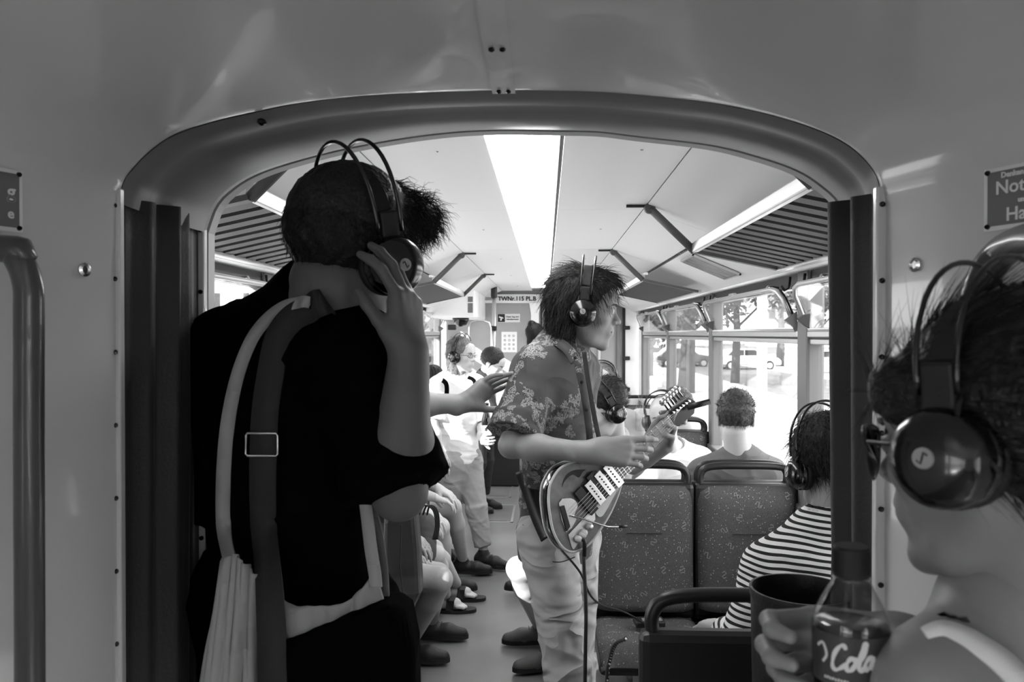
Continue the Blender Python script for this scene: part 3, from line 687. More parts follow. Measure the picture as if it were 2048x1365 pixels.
def tree(x, y, h, r, label, leaf='leaf', n=2600, tr=.25, zc=.62, ls=.32):
    R = empty('tree', (x, y, GZ), label=label, cat='tree', group='trees outside the tram windows')
    t = MB(); top = Vector((x, y, GZ+h*.6))
    t.tube([Vector((x, y, GZ)), Vector((x+.1, y, GZ+h*.3)), top], [tr*1.3, tr, tr*.6], n=10)
    for k in range(7):
        a = k*2.4; t.tube([Vector((x, y, GZ+h*(.3+.03*k))), Vector((x+math.cos(a)*r*.4, y+math.sin(a)*r*.4, GZ+h*(.5+.03*k))), Vector((x+math.cos(a)*r*.75, y+math.sin(a)*r*.75, GZ+h*(.6+.03*k)))], [tr*.4, tr*.25, tr*.08], n=6)
    t.build('trunk', M['bark'], R, smooth=True)
    g = np.random.default_rng(int(abs(x*7+y*3)))
    cl = [(g.normal(0, .45, 3)*np.array([r*.8, r*.8, h*.2])) for _ in range(16)]
    ctr_ = np.array([x, y, GZ+h*zc]); idx = g.integers(0, 16, n); u = g.normal(0, 1, (n, 3)); u /= np.linalg.norm(u, axis=1)[:, None]
    pos = ctr_+np.array(cl)[idx]+u*(g.uniform(.2, 1, (n, 1))**.5)*np.array([r*.42, r*.42, h*.15])
    a = g.normal(0, 1, (n, 3)); b = g.normal(0, 1, (n, 3)); a /= np.linalg.norm(a, axis=1)[:, None]; b -= a*(a*b).sum(1)[:, None]; b /= np.linalg.norm(b, axis=1)[:, None]
    sz = g.uniform(.5, 1, (n, 1))*ls; v = np.stack([pos-a*sz, pos-b*sz*.5, pos+a*sz, pos+b*sz*.5], 1).reshape(-1, 3)
    mesh('foliage', v, np.arange(4*n).reshape(-1, 4), M[leaf], R, kind='stuff')
tree(gpt(1372, 34), 34, 8, 4.6, 'big leafy tree outside the second farthest right window', n=7000, tr=.3, zc=.60, ls=.2)
tree(gpt(1296, 48), 48, 9, 4, 'leafy tree outside the farthest right window', n=5000, zc=.52, ls=.28)
tree(gpt(1470, 40), 40, 9, 4.5, 'leafy tree above the white car in the grey-shirted man\'s window', n=7000, tr=.18, zc=.62, ls=.2)
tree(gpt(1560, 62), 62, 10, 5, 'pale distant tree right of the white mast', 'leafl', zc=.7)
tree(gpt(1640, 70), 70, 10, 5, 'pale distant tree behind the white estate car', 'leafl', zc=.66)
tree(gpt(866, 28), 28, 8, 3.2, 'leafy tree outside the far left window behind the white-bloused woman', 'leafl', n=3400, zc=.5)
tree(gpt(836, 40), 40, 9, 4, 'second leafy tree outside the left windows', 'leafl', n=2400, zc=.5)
for i, (x0, x1, y, h) in enumerate(((40, 70, 150, 16), (75, 110, 155, 18), (8, 36, 165, 15), (-60, -22, 90, 14))):
    B = MB().box((x0, y, GZ), (x1, y+12, GZ+h)).build('building', M['facade'], label='pale distant building block number %s from the left outside' % ('three', 'four', 'two', 'one')[i], cat='building')
    MB().box((x0-.4, y-.4, GZ+h), (x1+.4, y+12.4, GZ+h+.6)).build('cornice', M['kerb'], B)
    for r in range(4):
        for c in range(int((x1-x0)/4)):
            MB().box((x0+1.3+c*4, y-.08, GZ+1.6+r*3.6), (x0+2.6+c*4, y+.02, GZ+3.6+r*3.6)).build('window', M['carglass'], B)
mp = P(1524, 700, 13)
mast = MB().tube([Vector((mp.x, 13, GZ)), Vector((mp.x, 13, 7))], [.085, .07], n=14).build('mast', M['carw'], smooth=True, label='white mast outside the window beside the grey-shirted man', cat='mast')
MB().tube([Vector((mp.x, 13, 5.6)), Vector((mp.x-6, 11, 6))], .04, n=8).build('mast_arm', M['carw'], mast)
for i in range(7):
    y = 20+i*3.2; MB().tube([Vector((12, y, GZ)), Vector((12, y, GZ+.9))], .05, n=8).build('bollard', M['carw'], label='white kerb bollard outside the right windows, %s' % ('nearest of its row', 'second nearest of its row', 'third nearest of its row', 'fourth of its row', 'third from the far end', 'second from the far end', 'farthest of its row')[i], cat='bollard', group='white bollards along the kerb')
# ---------------------------------------------------------------- implicit surfaces for bodies and clothes
A = lambda p: np.array(p, dtype=np.float32)
def cap(a, b, ra, rb, k=.02, ax=None, fl=1., sub=False, flat=False, tip=0):
    return dict(t='c', a=A(a), b=A(b), ra=ra, rb=rb, k=k, ax=None if ax is None else A(Vector(ax).normalized()), fl=fl, sub=sub, flat=flat)
def ell(c, r, R=None, k=.02, sub=False):
    return dict(t='e', a=A(c), b=A(c), ra=max(r), rb=max(r), r=A(r), R=None if R is None else np.array(R, dtype=np.float32), k=k, sub=sub)
def cut(p, n, k=.001):
    """removes everything on the +n side of the plane"""
    return dict(t='p', a=A(p), n=A(Vector(n).normalized()), k=k, sub=True)
def _d(pr, X):
    if pr['t'] == 'e':
        v = X-pr['a']
        if pr['R'] is not None: v = v @ pr['R']
        q = v/pr['r']; l = np.sqrt((q*q).sum(1)); g = np.sqrt(((q/pr['r'])**2).sum(1))+1e-6
        return l*(l-1)/g
    if pr['t'] == 'p': return (X-pr['a']) @ pr['n']
    ab = pr['b']-pr['a']; L2 = float(ab @ ab)+1e-9; v = X-pr['a']; t = (v @ ab)/L2; tc = np.clip(t, 0, 1)
    w = v-tc[:, None]*ab
    if pr['ax'] is not None: w = w+np.outer((w @ pr['ax'])*(1/pr['fl']-1), pr['ax'])
    r = pr['ra']+(pr['rb']-pr['ra'])*tc
    d = (np.sqrt((w*w).sum(1))-r)*(1 if pr['ax'] is None else (pr['fl'] if pr['fl'] < 1 else 1)**.5)
    if pr['flat']:
        w2 = v-t[:, None]*ab
        if pr['ax'] is not None: w2 = w2+np.outer((w2 @ pr['ax'])*(1/pr['fl']-1), pr['ax'])
        d = np.maximum(np.sqrt((w2*w2).sum(1))-r, np.maximum(-t, t-1)*L2**.5)
    return d
def _ev(prims, X):
    d = np.full(len(X), 9., dtype=np.float32)
    for pr in prims:
        e = _d(pr, X).astype(np.float32)
        if pr['sub']:
            e = -e if pr['t'] != 'p' else e; k = pr['k']; h = np.maximum(k-np.abs(d-e), 0)/k; d = np.maximum(d, e)+h*h*k*.25
        else:
            k = pr['k']; h = np.maximum(k-np.abs(d-e), 0)/k; d = np.minimum(d, e)-h*h*k*.25
    return d
def _near(prims, c, R):
    out = []
    for pr in prims:
        if pr['t'] == 'p': out.append(pr); continue
        ab = pr['b']-pr['a']; t = np.clip(((c-pr['a'])@ab)/(ab@ab+1e-9), 0, 1); q = c-pr['a']-t*ab
        if np.sqrt(q@q) < R+max(pr['ra'], pr['rb'])*(1.0 if pr['t'] == 'e' or pr.get('fl', 1) <= 1 else pr['fl'])+pr['k']+.012: out.append(pr)
    return out
def sdfmesh(prims, h, disp=None, B=16):
    lo = np.min([np.minimum(p['a'], p['b'])-max(p['ra'], p['rb'])*max(1, p.get('fl', 1))-.02 for p in prims if not p['sub']], 0); hi = np.max([np.maximum(p['a'], p['b'])+max(p['ra'], p['rb'])*max(1, p.get('fl', 1))+.02 for p in prims if not p['sub']], 0)
    n = np.ceil((hi-lo)/h).astype(int)+2; NX, NY, NZ = n+2
    ids = []; pts = []; quads = []
    half = B*h*.5*1.75
    for bi in range(0, n[0], B):
        for bj in range(0, n[1], B):
            for bk in range(0, n[2], B):
                c = lo+h*(np.array([bi, bj, bk])+B/2); c = c.astype(np.float32)
                pr = _near(prims, c, half)
                if not any(not p['sub'] for p in pr): continue
                g = [np.arange(b, b+B+1) for b in (bi, bj, bk)]
                G = np.stack(np.meshgrid(*g, indexing='ij'), -1).reshape(-1, 3); X = (lo+G*h).astype(np.float32)
                d = _ev(pr, X)
                if disp is not None: d = d+disp(X)
                D = d.reshape(B+1, B+1, B+1); S = D < 0
                if S.all() or not S.any(): continue
                acc = np.zeros((B, B, B, 3)); cnt = np.zeros((B, B, B))
                for ax in range(3):
                    o1, o2 = [q for q in range(3) if q != ax]
                    s0 = [slice(0, B+1)]*3; s1 = [slice(0, B+1)]*3; s0[ax] = slice(0, B); s1[ax] = slice(1, B+1)
                    a, b = D[tuple(s0)], D[tuple(s1)]; cr = (a < 0) != (b < 0)
                    t = np.where(cr, a/np.where(cr, a-b, 1), 0)
                    for u in (0, 1):
                        for w in (0, 1):
                            q = [slice(0, B)]*3; q[o1] = slice(u, B+u); q[o2] = slice(w, B+w); q = tuple(q)
                            c_ = cr[q]; cnt += c_; off = np.zeros(3); off[o1] = u; off[o2] = w
                            acc += c_[..., None]*off; acc[..., ax] += c_*t[q]
                    own = cr.copy(); q = [slice(0, B)]*3; e = np.argwhere(own[tuple(q)])
                    if len(e):
                        gi = e+np.array([bi, bj, bk]); e1 = np.zeros(3, int); e1[o1] = 1; e2 = np.zeros(3, int); e2[o2] = 1
                        cs = [gi-e1-e2, gi-e2, gi, gi-e1]
                        qd = np.stack([(c_[:, 0]+1)*NY*NZ+(c_[:, 1]+1)*NZ+c_[:, 2]+1 for c_ in cs], 1)
                        ins = a[e[:, 0], e[:, 1], e[:, 2]] < 0
                        if ax == 1: ins = ~ins
                        qd[~ins] = qd[~ins][:, ::-1]; quads.append(qd)
                m = cnt > 0; e = np.argwhere(m)
                if len(e):
                    gi = e+np.array([bi, bj, bk]); pts.append(lo+h*(gi+acc[m]/cnt[m][:, None])); ids.append((gi[:, 0]+1)*NY*NZ+(gi[:, 1]+1)*NZ+gi[:, 2]+1)
    ids = np.concatenate(ids); pts = np.concatenate(pts); quads = np.concatenate(quads)
    o = np.argsort(ids); ids = ids[o]; pts = pts[o]
    f = np.searchsorted(ids, quads); f = np.clip(f, 0, len(ids)-1); ok = (ids[f] == quads).all(1)
    return pts, f[ok]
def smoothv(v, f, it=1, lam=.5):
    for _ in range(it):
        s = np.zeros_like(v); c = np.zeros(len(v))
        for i in range(4):
            j = (i+1) % 4
            np.add.at(s, f[:, i], v[f[:, j]]); np.add.at(c, f[:, i], 1); np.add.at(s, f[:, j], v[f[:, i]]); np.add.at(c, f[:, j], 1)
        v = v+lam*(s/np.maximum(c, 1)[:, None]-v)
    return v
def folds(amp, freq=(9, 9, 4), seed=0, ridge=.6):
    """cloth wrinkles: a cheap sum of warped sines"""
    fx, fy, fz = freq
    def f(X):
        x, y, z = X[:, 0]+seed, X[:, 1]+seed*1.7, X[:, 2]
        w = np.sin(fx*1.3*x+fz*1.1*z+2*np.sin(fy*y*.7+seed))+np.sin(fy*1.1*y-fz*2.1*z+1.7*np.sin(fx*x*.9+fz*z))
        u = z*fz*2.6+fx*.9*x+fy*.5*y+2.2*np.sin(fx*.8*(x-y)+z*3)+1.1*np.sin(z*9+seed)
        r = 1-np.abs(np.sin(u)); u2 = z*fz*4.3-fx*1.2*x+fy*1.1*y+2.6*np.sin(z*5+fx*x); r2 = 1-np.abs(np.sin(u2))
        m = .5+.5*np.sin(x*7+z*5+seed*3)
        return (-amp*(w*.28+ridge*(r**4*1.5*m+r2**5*1.1*(1-m)))).astype(np.float32)
    return f
def blob(name, prims, h, m, parent=None, disp=None, sm=1, **k):
    v, f = sdfmesh(prims, h, disp)
    if sm: v = smoothv(v, f, sm, .5)
    return mesh(name, v, f, m, parent, True, **k)
def joined(name, parts, m, parent=None, **k):
    V = []; F = []; n = 0
    for v, f in parts:
        V.append(np.asarray(v, dtype=float)); F.append(np.asarray(f)+n); n += len(v)
    return mesh(name, np.concatenate(V), np.concatenate(F), m, parent, True, **k)
# ---------------------------------------------------------------- head, hand, body
def rot(yaw, pitch=0, roll=0):
    """face +Y at yaw 0; yaw>0 turns to the left (counter-clockwise seen from above); pitch>0 looks up; roll>0 leans the head towards its right"""
    return Matrix.Rotation(math.radians(yaw), 3, 'Z') @ Matrix.Rotation(math.radians(pitch), 3, 'X') @ Matrix.Rotation(math.radians(roll), 3, 'Y')
def head_prims(c, R, s=1, female=False):
    c = Vector(c); T = lambda x, y, z: c+R @ Vector((x, y, z))*s
    Rn = np.array(R)
    E = lambda p, r, k=.015, sub=False: ell(T(*p), [q*s for q in r], Rn, k*s, sub)
    C = lambda a, b, ra, rb, k=.012, sub=False: cap(T(*a), T(*b), ra*s, rb*s, k*s, sub=sub)
    j = .92 if female else 1
    L = [E((0, -.018, .040), (.073, .094, .086)), E((0, .025, .0), (.064, .066, .075), .03), E((0, .03, -.05), (.050*j, .052, .06), .03)]
    for s_ in (-1, 1):
        L += [C((s_*.052*j, -.005, -.045), (s_*.040*j, .03, -.088), .017, .014, .02), C((s_*.040*j, .03, -.088), (s_*.010, .068, -.103), .014, .012, .02),
              E((s_*.042, .062, -.018), (.018, .016, .016), .02), C((s_*.010, .088, .024), (s_*.045, .068, .024), .0075, .006, .014)]
    L += [E((0, .034, -.066), (.040*j, .036, .028), .03), E((0, .072, -.100), (.017, .014, .013), .018), E((0, .070, .055), (.045, .022, .035), .03)]
    for s_ in (-1, 1): L.append(E((s_*.031, .094, .004), (.017, .013, .011), .012, True))
    L += [C((0, .084, .016), (0, .105, -.022), .0065, .0095, .010), E((0, .107, -.026), (.0105, .010, .0085), .008)]
    for s_ in (-1, 1): L += [E((s_*.013, .096, -.029), (.0075, .010, .0065), .005)]
    L += [E((0, .080, -.058), (.026, .016, .022), .018)]
    L += [C((-.017, .088, -.0545), (.017, .088, -.0545), .0038, .0038, .006), E((0, .0935, -.0535), (.012, .0055, .0042), .006), E((0, .0915, -.0645), (.015, .0065, .0052), .005), C((-.022, .091, -.0595), (.022, .091, -.0595), .0016, .0016, .003, True)]
    for s_ in (-1, 1):
        L += [E((s_*.031, .079, .0035), (.0135, .0125, .0115), .004), E((s_*.076, -.012, -.002), (.008, .019, .031), .006), E((s_*.084, -.010, .002), (.006, .011, .019), .004, True), E((s_*.075, -.002, -.028), (.007, .008, .009), .006)]
    return L
def eyes(c, R, s, parent, closed=False):
    if closed: return
    for s_ in (-1, 1):
        p = Vector(c)+R @ Vector((s_*.031, .0835, .004))*s
        f = R @ Vector((s_*.04, 1, -.1))
        e = MB().lathe([(.0001, .0098*s), (.004*s, .0094*s), (.0075*s, .0072*s), (.0095*s, .003*s), (.0098*s, 0), (.0095*s, -.003*s)], p, axis=f, n=14).build('eye', M['eye'], parent, smooth=True)
        MB().lathe([(.0045*s, .0086*s), (.0042*s, .0098*s), (.0001, .0102*s)], p, axis=f, n=12).build('iris', M['ink'], e)
        q = lambda x, y, z: Vector(c)+R @ Vector((s_*x, y, z))*s
        MB().tube(spline([q(.014, .0985, .021), q(.028, .0965, .0255), q(.046, .082, .0225)], 4), [.0014*s, .0024*s, .0026*s, .0028*s, .0028*s, .0026*s, .0022*s, .0018*s, .001*s], n=6).build('eyebrow', M['brow'], parent, smooth=True)
def hand_prims(w, u, n, side, curls=None, s=1, thumb=(.6, .55, .35), spread=.06, tcurl=.25):
    """w wrist, u towards the knuckles, n palm normal, side = +1/-1 which way the thumb lies along u x n"""
    w = Vector(w); u = Vector(u).normalized(); n = Vector(n); n = (n-u*n.dot(u)).normalized(); t = u.cross(n)*side
    curls = curls or [(.35, .4, .3)]*4
    if not isinstance(curls[0], (tuple, list)): curls = [curls]*4
    P_ = lambda a, b, c: w+(u*a+t*b+n*c)*s
    L = [cap(P_(-.03, .0, 0), P_(.015, 0, 0), .024*s, .026*s, .02*s, ax=n, fl=.72)]
    lens = [(.044, .026, .020), (.048, .030, .021), (.045, .028, .020), (.036, .021, .018)]
    for i in range(4):
        off = (.030, .0105, -.009, -.027)[i]; kx = (.090, .094, .088, .079)[i]
        k0 = P_(kx, off, 0)
        L.append(cap(P_(.012, off*.55, .0), k0, .0145*s, .0108*s, .014*s))
        L.append(cap(P_(.03, off*.7, .006), P_(kx-.012, off, .006), .012*s, .010*s, .012*s))
        d = (u+t*spread*(1.5-i)*.9).normalized(); ang = 0; p = k0
        for q in range(3):
            ang += curls[i][q]; dd = (d*math.cos(ang)+n*math.sin(ang)).normalized(); e = p+dd*lens[i][q]*s
            r0 = (.0098, .0088, .0080)[q]*(1 if i < 3 else .88); r1 = (.0086, .0079, .0066)[q]*(1 if i < 3 else .88)
            L.append(cap(p, e, r0*s, r1*s, .004*s)); p = e
    d = (u*thumb[0]+t*thumb[1]+n*thumb[2]).normalized(); p = P_(.018, .020, .006); L.append(cap(P_(.005, .01, .004), p+d*.02*s, .018*s, .015*s, .018*s))
    for q, (l, r0, r1) in enumerate(((.044, .0145, .0112), (.032, .0110, .0098), (.026, .0100, .0078))):
        e = p+d*l*s; L.append(cap(p, e, r0*s, r1*s, (.012 if q == 0 else .004)*s)); p = e
        d = (d+u*tcurl*.9-t*tcurl*.6+n*tcurl*.4).normalized()
    return L
def limbs(J, s, r, k=.03, which=('arm', 'leg')):
    L = []
    if 'arm' in which:
        for q in 'LR':
            L += [cap(J['sh'+q], J['el'+q], .047*r, .039*r, .04), cap(J['el'+q], Vector(J['el'+q]).lerp(Vector(J['wr'+q]), .35), .038*r, .041*r, .02), cap(Vector(J['el'+q]).lerp(Vector(J['wr'+q]), .3), J['wr'+q], .041*r, .025*r, .02)]
    if 'leg' in which:
        for q in 'LR':
            kn, an = Vector(J['kn'+q]), Vector(J['an'+q])
            L += [cap(J['hip'+q], kn, .083*r, .056*r, .05), cap(kn, kn.lerp(an, .3), .054*r, .057*r, .02), cap(kn.lerp(an, .3), an, .057*r, .034*r, .02)]
    return L
def torso(J, f, inf=0, r=1, low=True):
    f = Vector(f); pel, che, nk = Vector(J['pel']), Vector(J['che']), Vector(J['nk']); w = .125*r
    L = [cap(pel, che, .138*r+inf, .140*r+inf, .04, ax=f, fl=.70), cap(che, che.lerp(nk, .45), .150*r+inf, .11*r+inf, .05, ax=f, fl=.68),
         cap(Vector(J['shL']).lerp(nk, .1)-Vector((0, 0, .01)), Vector(J['shR']).lerp(nk, .1)-Vector((0, 0, .01)), .050*r+inf, .050*r+inf, .06)]
    for q in 'LR': L.append(cap(Vector(J['sh'+q]), nk+Vector((0, 0, .02)), .045*r+inf, .05*r+inf, .05))
    return L
def template(pose, pos, yaw, H=1.75, seat=.46):
    """default joints; yaw = direction faced, 0 = +Y, counter-clockwise"""
    a = math.radians(yaw); f = Vector((-math.sin(a), math.cos(a), 0)); rt = Vector((f.y, -f.x, 0)); k = H/1.75; o = Vector((pos[0], pos[1], 0)); J = {'f': f, 'rt': rt, 'k': k}
    S = lambda x, y, z: o+rt*x*k+f*y*k+Vector((0, 0, z))
    if pose == 'stand':
        J.update(pel=S(0, 0, .95*k), che=S(0, .0, 1.28*k), nk=S(0, -.01, 1.47*k), hd=S(0, .03, 1.62*k))
        for q, s in (('L', -1), ('R', 1)):
            J['sh'+q] = S(s*.175, -.01, 1.42*k); J['el'+q] = S(s*.22, -.02, 1.13*k); J['wr'+q] = S(s*.23, .06, .88*k)
            J['hip'+q] = S(s*.09, 0, .92*k); J['kn'+q] = S(s*.10, .02, .5*k); J['an'+q] = S(s*.11, -.02, .09)
    else:
        b = seat; J.update(pel=S(0, 0, b+.10), che=S(0, -.02, b+.10+.33*k), nk=S(0, -.01, b+.1+.50*k), hd=S(0, .02, b+.1+.66*k))
        for q, s in (('L', -1), ('R', 1)):
            J['sh'+q] = S(s*.175, -.01, b+.1+.46*k); J['el'+q] = S(s*.23, .05, b+.1+.17*k); J['wr'+q] = S(s*.13, .27, b+.18)
            J['hip'+q] = S(s*.09, .02, b+.08); J['kn'+q] = S(s*.12, .44, b+.07); J['an'+q] = S(s*.12, .44, .09)
    return J
def shoe(a, d, parent, m, s=1, name='shoe', sole=None, high=0):
    """a = ankle, d = toe direction"""
    a = Vector(a); d = Vector(d); d.z = 0; d.normalize(); g = Vector((a.x, a.y, a.z-.085)); sd = d.cross(Vector((0, 0, 1)))
    L = [cap(a-d*.02-Vector((0, 0, .03)), a-d*.005+Vector((0, 0, .0+high)), .042*s, .040*s, .02), cap(g-d*.035+Vector((0, 0, .035)), g+d*.09+Vector((0, 0, .035)), .038*s, .040*s, .03), cap(g+d*.09+Vector((0, 0, .03)), g+d*.165+Vector((0, 0, .022)), .042*s, .030*s, .02),
         cut(g+Vector((0, 0, .002)), (0, 0, -1))]
    o = blob(name, L, .006, m, parent)
    out = [g+d*t*s+sd*w*s for t, w in ((-.075, 0), (-.06, .03), (0, .036), (.08, .042), (.14, .042), (.185, .022), (.198, 0), (.185, -.022), (.14, -.042), (.08, -.042), (0, -.036), (-.06, -.03))]
    MB().prism([p+Vector((0, 0, .022)) for p in spline(out, 3, True)], (0, 0, 1), .022).build('sole', sole or M['rubber'], o)
    t = MB()
    for k in range(5):
        c = g+d*(.035+.022*k)+Vector((0, 0, .085-.009*k)); t.tube([c-sd*.02, c+Vector((0, 0, .004)), c+sd*.02], .0022, n=5)
    t.build('laces', M['rubber'], o)
    return o
def strands(starts, dirs, Lr, down, r=.0009, seg=5, jit=.25, seed=1, curl=0, attract=None):
    g = np.random.default_rng(seed); n = len(starts); p = np.array(starts, float); d = np.array(dirs, float); V = []; rr = np.linspace(1, .15, seg+1)*r
    L = g.uniform(Lr[0], Lr[1], n)[:, None]/seg; rings = []
    ph = g.uniform(0, 6.28, (n, 1))
    for s in range(seg+1):
        dn = d/np.maximum(1e-6, np.linalg.norm(d, axis=1)[:, None]); a = np.cross(dn, np.array([.3, .5, .8])); a /= np.linalg.norm(a, axis=1)[:, None]+1e-9; b = np.cross(dn, a)
        rings.append(np.stack([p+a*rr[s], p-a*rr[s]*.5+b*rr[s]*.87, p-a*rr[s]*.5-b*rr[s]*.87], 1))
        p = p+dn*L; d = dn+np.array(down)*(.18)+g.normal(0, jit/seg*1.2, (n, 3))+curl*(a*np.cos(ph+s*1.6)+b*np.sin(ph+s*1.6))
    R = np.stack(rings, 1).reshape(n, -1, 3); V = R.reshape(-1, 3); F = []
    base = np.arange(n)[:, None]*(3*(seg+1))
    for s in range(seg):
        for k in range(3):
            k2 = (k+1) % 3; F.append(np.concatenate([base+s*3+k, base+s*3+k2, base+s*3+3+k2, base+s*3+3+k], 1))
    return V, np.concatenate(F)
def hair(c, R, s, parent, m, style='short', n=900, L=(.02, .05), h=.006, seed=1, flow=None, rad=.0009, jit=.3, curl=0, fringe=0, thick=.010, down=(0, 0, -1), extra=None, name='hair', sel=None):
    T = lambda x, y, z: Vector(c)+R @ Vector((x, y, z))*s
    Rn = np.array(R)
    E = lambda p, r, k=.015, sub=False: ell(T(*p), [q*s for q in r], Rn, k*s, sub)
    t = thick
    low = {'short': -.055, 'bob': -.09, 'long': -.13}[style]
    P_ = [E((0, -.022, .043), (.076+t, .096+t, .088+t))]
    if style != 'short': P_ += [cap(T(0, -.05, .0), T(0, -.055, low+.03), (.078+t*.6)*s, (.068+t*.6)*s, .03, ax=R @ Vector((0, 1, 0)), fl=.75)]
    P_ += [E((0, .125, -.045), (.082, .105, .112), .012, True)]           # face
    if style == 'short': P_ += [E((0, .03, -.09), (.15, .085, .085), .012, True), cut(T(0, 0, low), R @ Vector((0, -.3, -1)), .01)]
    if extra: P_ += extra(T, E)
    g = np.random.default_rng(seed)
    def ds(X): 
        return (.0022*np.sin(X[:, 0]*190+3*np.sin(X[:, 2]*60))*np.sin(X[:, 1]*170+2*np.sin(X[:, 2]*70))).astype(np.float32)
    v, f = sdfmesh(P_, h, ds); parts = [(v, f)]
    if n:
        nrm = np.cross(v[f[:, 1]]-v[f[:, 0]], v[f[:, 2]]-v[f[:, 0]]); nrm /= np.linalg.norm(nrm, axis=1)[:, None]+1e-9
        cen = v[f].mean(1); lc = (cen-np.array(c)) @ Rn/s; ln = nrm @ Rn
        ok = np.where(((((cen-np.array(T(0, -.02, .03)))*nrm).sum(1) > 0) & (np.ones(len(cen), bool) if sel is None else sel(lc))))[0]; pick = g.choice(ok, n)
        fl = flow or (lambda q: np.stack([q[:, 0]*.5, -.6+0*q[:, 1], -.6+q[:, 2]*0], 1))
        dl = fl(lc[pick]); nn = ln[pick]; dl = dl-nn*(dl*nn).sum(1)[:, None]; dl /= np.linalg.norm(dl, axis=1)[:, None]+1e-6; dl = dl+nn*.35+g.normal(0, jit*.5, (n, 3))
        parts.append(strands(cen[pick]-nrm[pick]*.002, dl @ Rn.T, L, down, rad*s, jit=jit, seed=seed, curl=curl))
    return joined(name, parts, m, parent)
# headphones: two domed cups, padded strap and two thin wire arches
def headphones(c, R, s, label, cup=.040, gap=.088, arch=.150, cy=-.005, cz=.0, tilt=0, cushion=None, pad=True, wr=.0032, wide=.016, cupM=None):
    T = lambda x, y, z: Vector(c)+R @ Vector((x, y, z))*s; D = lambda x, y, z: R @ Vector((x, y, z))
    H = empty('headphones', T(0, 0, arch*.8), label=label, cat='headphones', group='black over-ear headphones with twin wire arches')
    for q in (-1, 1):
        k = cup*s/.04
        cp = MB().lathe([(.030*k, -.002*k), (.0405*k, .000), (.042*k, .004*k), (.040*k, .009*k), (.0385*k, .010*k), (.041*k, .014*k), (.0405*k, .022*k), (.036*k, .031*k), (.027*k, .038*k), (.013*k, .042*k), (.0001, .043*k)], T(q*(gap-.008), cy, cz), axis=D(q, 0, .08), n=32).build('ear_cup', cupM or M['cup'], H, smooth=True)
        MB().lathe([(.026*k, -.022*k), (.037*k, -.021*k), (.041*k, -.014*k), (.041*k, -.004*k), (.034*k, .0)], T(q*(gap-.008), cy, cz), axis=D(q, 0, .08), n=28).build('ear_cushion', M['rubber'], H, smooth=True)
        b = MB().lathe([(.0085*k, .0425*k), (.0083*k, .0445*k)], T(q*(gap-.008), cy, cz), axis=D(q, 0, .08), n=20).build('badge', M['badge'], cp)
        MB().tube([T(q*(gap-.008), cy, cz)+D(q, 0, .08)*.0448*k+(D(0, 1, 0)*x+D(0, 0, 1)*z)*.0045*k for x, z in ((-1, .5), (-.3, 1), (0, 0), (.3, -1), (1, -.4))], .0008*k, n=4).build('badge_mark', M['ink'], cp)
        MB().box((-.004*s, -.014*s, -.012*s), (.004*s, .014*s, .028*s), M=frame(T(q*(gap+.006), cy, cz+.050*cup/.04), D(1, 0, 0), D(0, 1, 0), D(0, 0, 1)), bev=.003).build('yoke', M['rubber'], H)
        MB().tube(spline([T(q*(gap+.004), cy-.016, cz+.05), T(q*(gap+.016), cy-.02, cz+.03), T(q*(gap+.012), cy-.042, cz-.002), T(q*(gap+.012), cy+.0, cz-.044) if False else T(q*(gap+.004), cy-.044, cz-.010)], 4), .0022*s, n=6).build('fork', M['rubber'], H, smooth=True)
    zb = cz+.052
    for y in (-wide, wide):
        pts = [T(-(gap+.008)*math.cos(a)*(1+.10*math.sin(a)), cy+y*(1+.2*math.sin(a)), zb+(arch-zb)*math.sin(a)) for a in np.linspace(0, PI, 25)]
        MB().tube(pts, wr*s, n=8).build('wire_arch', M['cup'], H, smooth=True)
    if pad:
        zt = .136
        pts = [T(-(gap-.002)*math.cos(a), cy, zb+(zt-zb)*math.sin(a)**.8) for a in np.linspace(.25, PI-.25, 17)]
        nr = [(p-T(0, cy, .02)).normalized() for p in pts]
        MB().ribbon(pts, [.024*s]*17, .004*s, nr).build('head_strap', M['rubber'], H, smooth=False)
    return H
M['cup'] = mat('headphone_black', .004, .18, spec=.6, coat=.3); M['badge'] = mat('badge_silver', .35, .35)
M['eye'] = mat('eyeball', .6, .2); M['brow'] = mat('eyebrow', .05, .8)
M['skin'] = mat('skin', .27, .5, sss=.15, bump=.04, bscale=120, var=.06, vscale=14)
M['skinp'] = mat('skin_pale', .48, .5, sss=.15, bump=.04, bscale=120, var=.05, vscale=14)
M['skind'] = mat('skin_shaded', .11, .5, sss=.15, bump=.05, bscale=120, var=.08, vscale=14)  # ordinary skin darkened: the backlit man's shade is put into the colour
def hairmat(n, g, r=.4): return mat(n, g, r, spec=.35, bump=.5, bscale=160, var=.5, vscale=90)
M['hblack'] = hairmat('hair_black', .004, .5); M['hdark'] = hairmat('hair_dark', .015); M['hbrown'] = hairmat('hair_brown', .06, .5); M['hfair'] = hairmat('hair_fair', .15, .5)
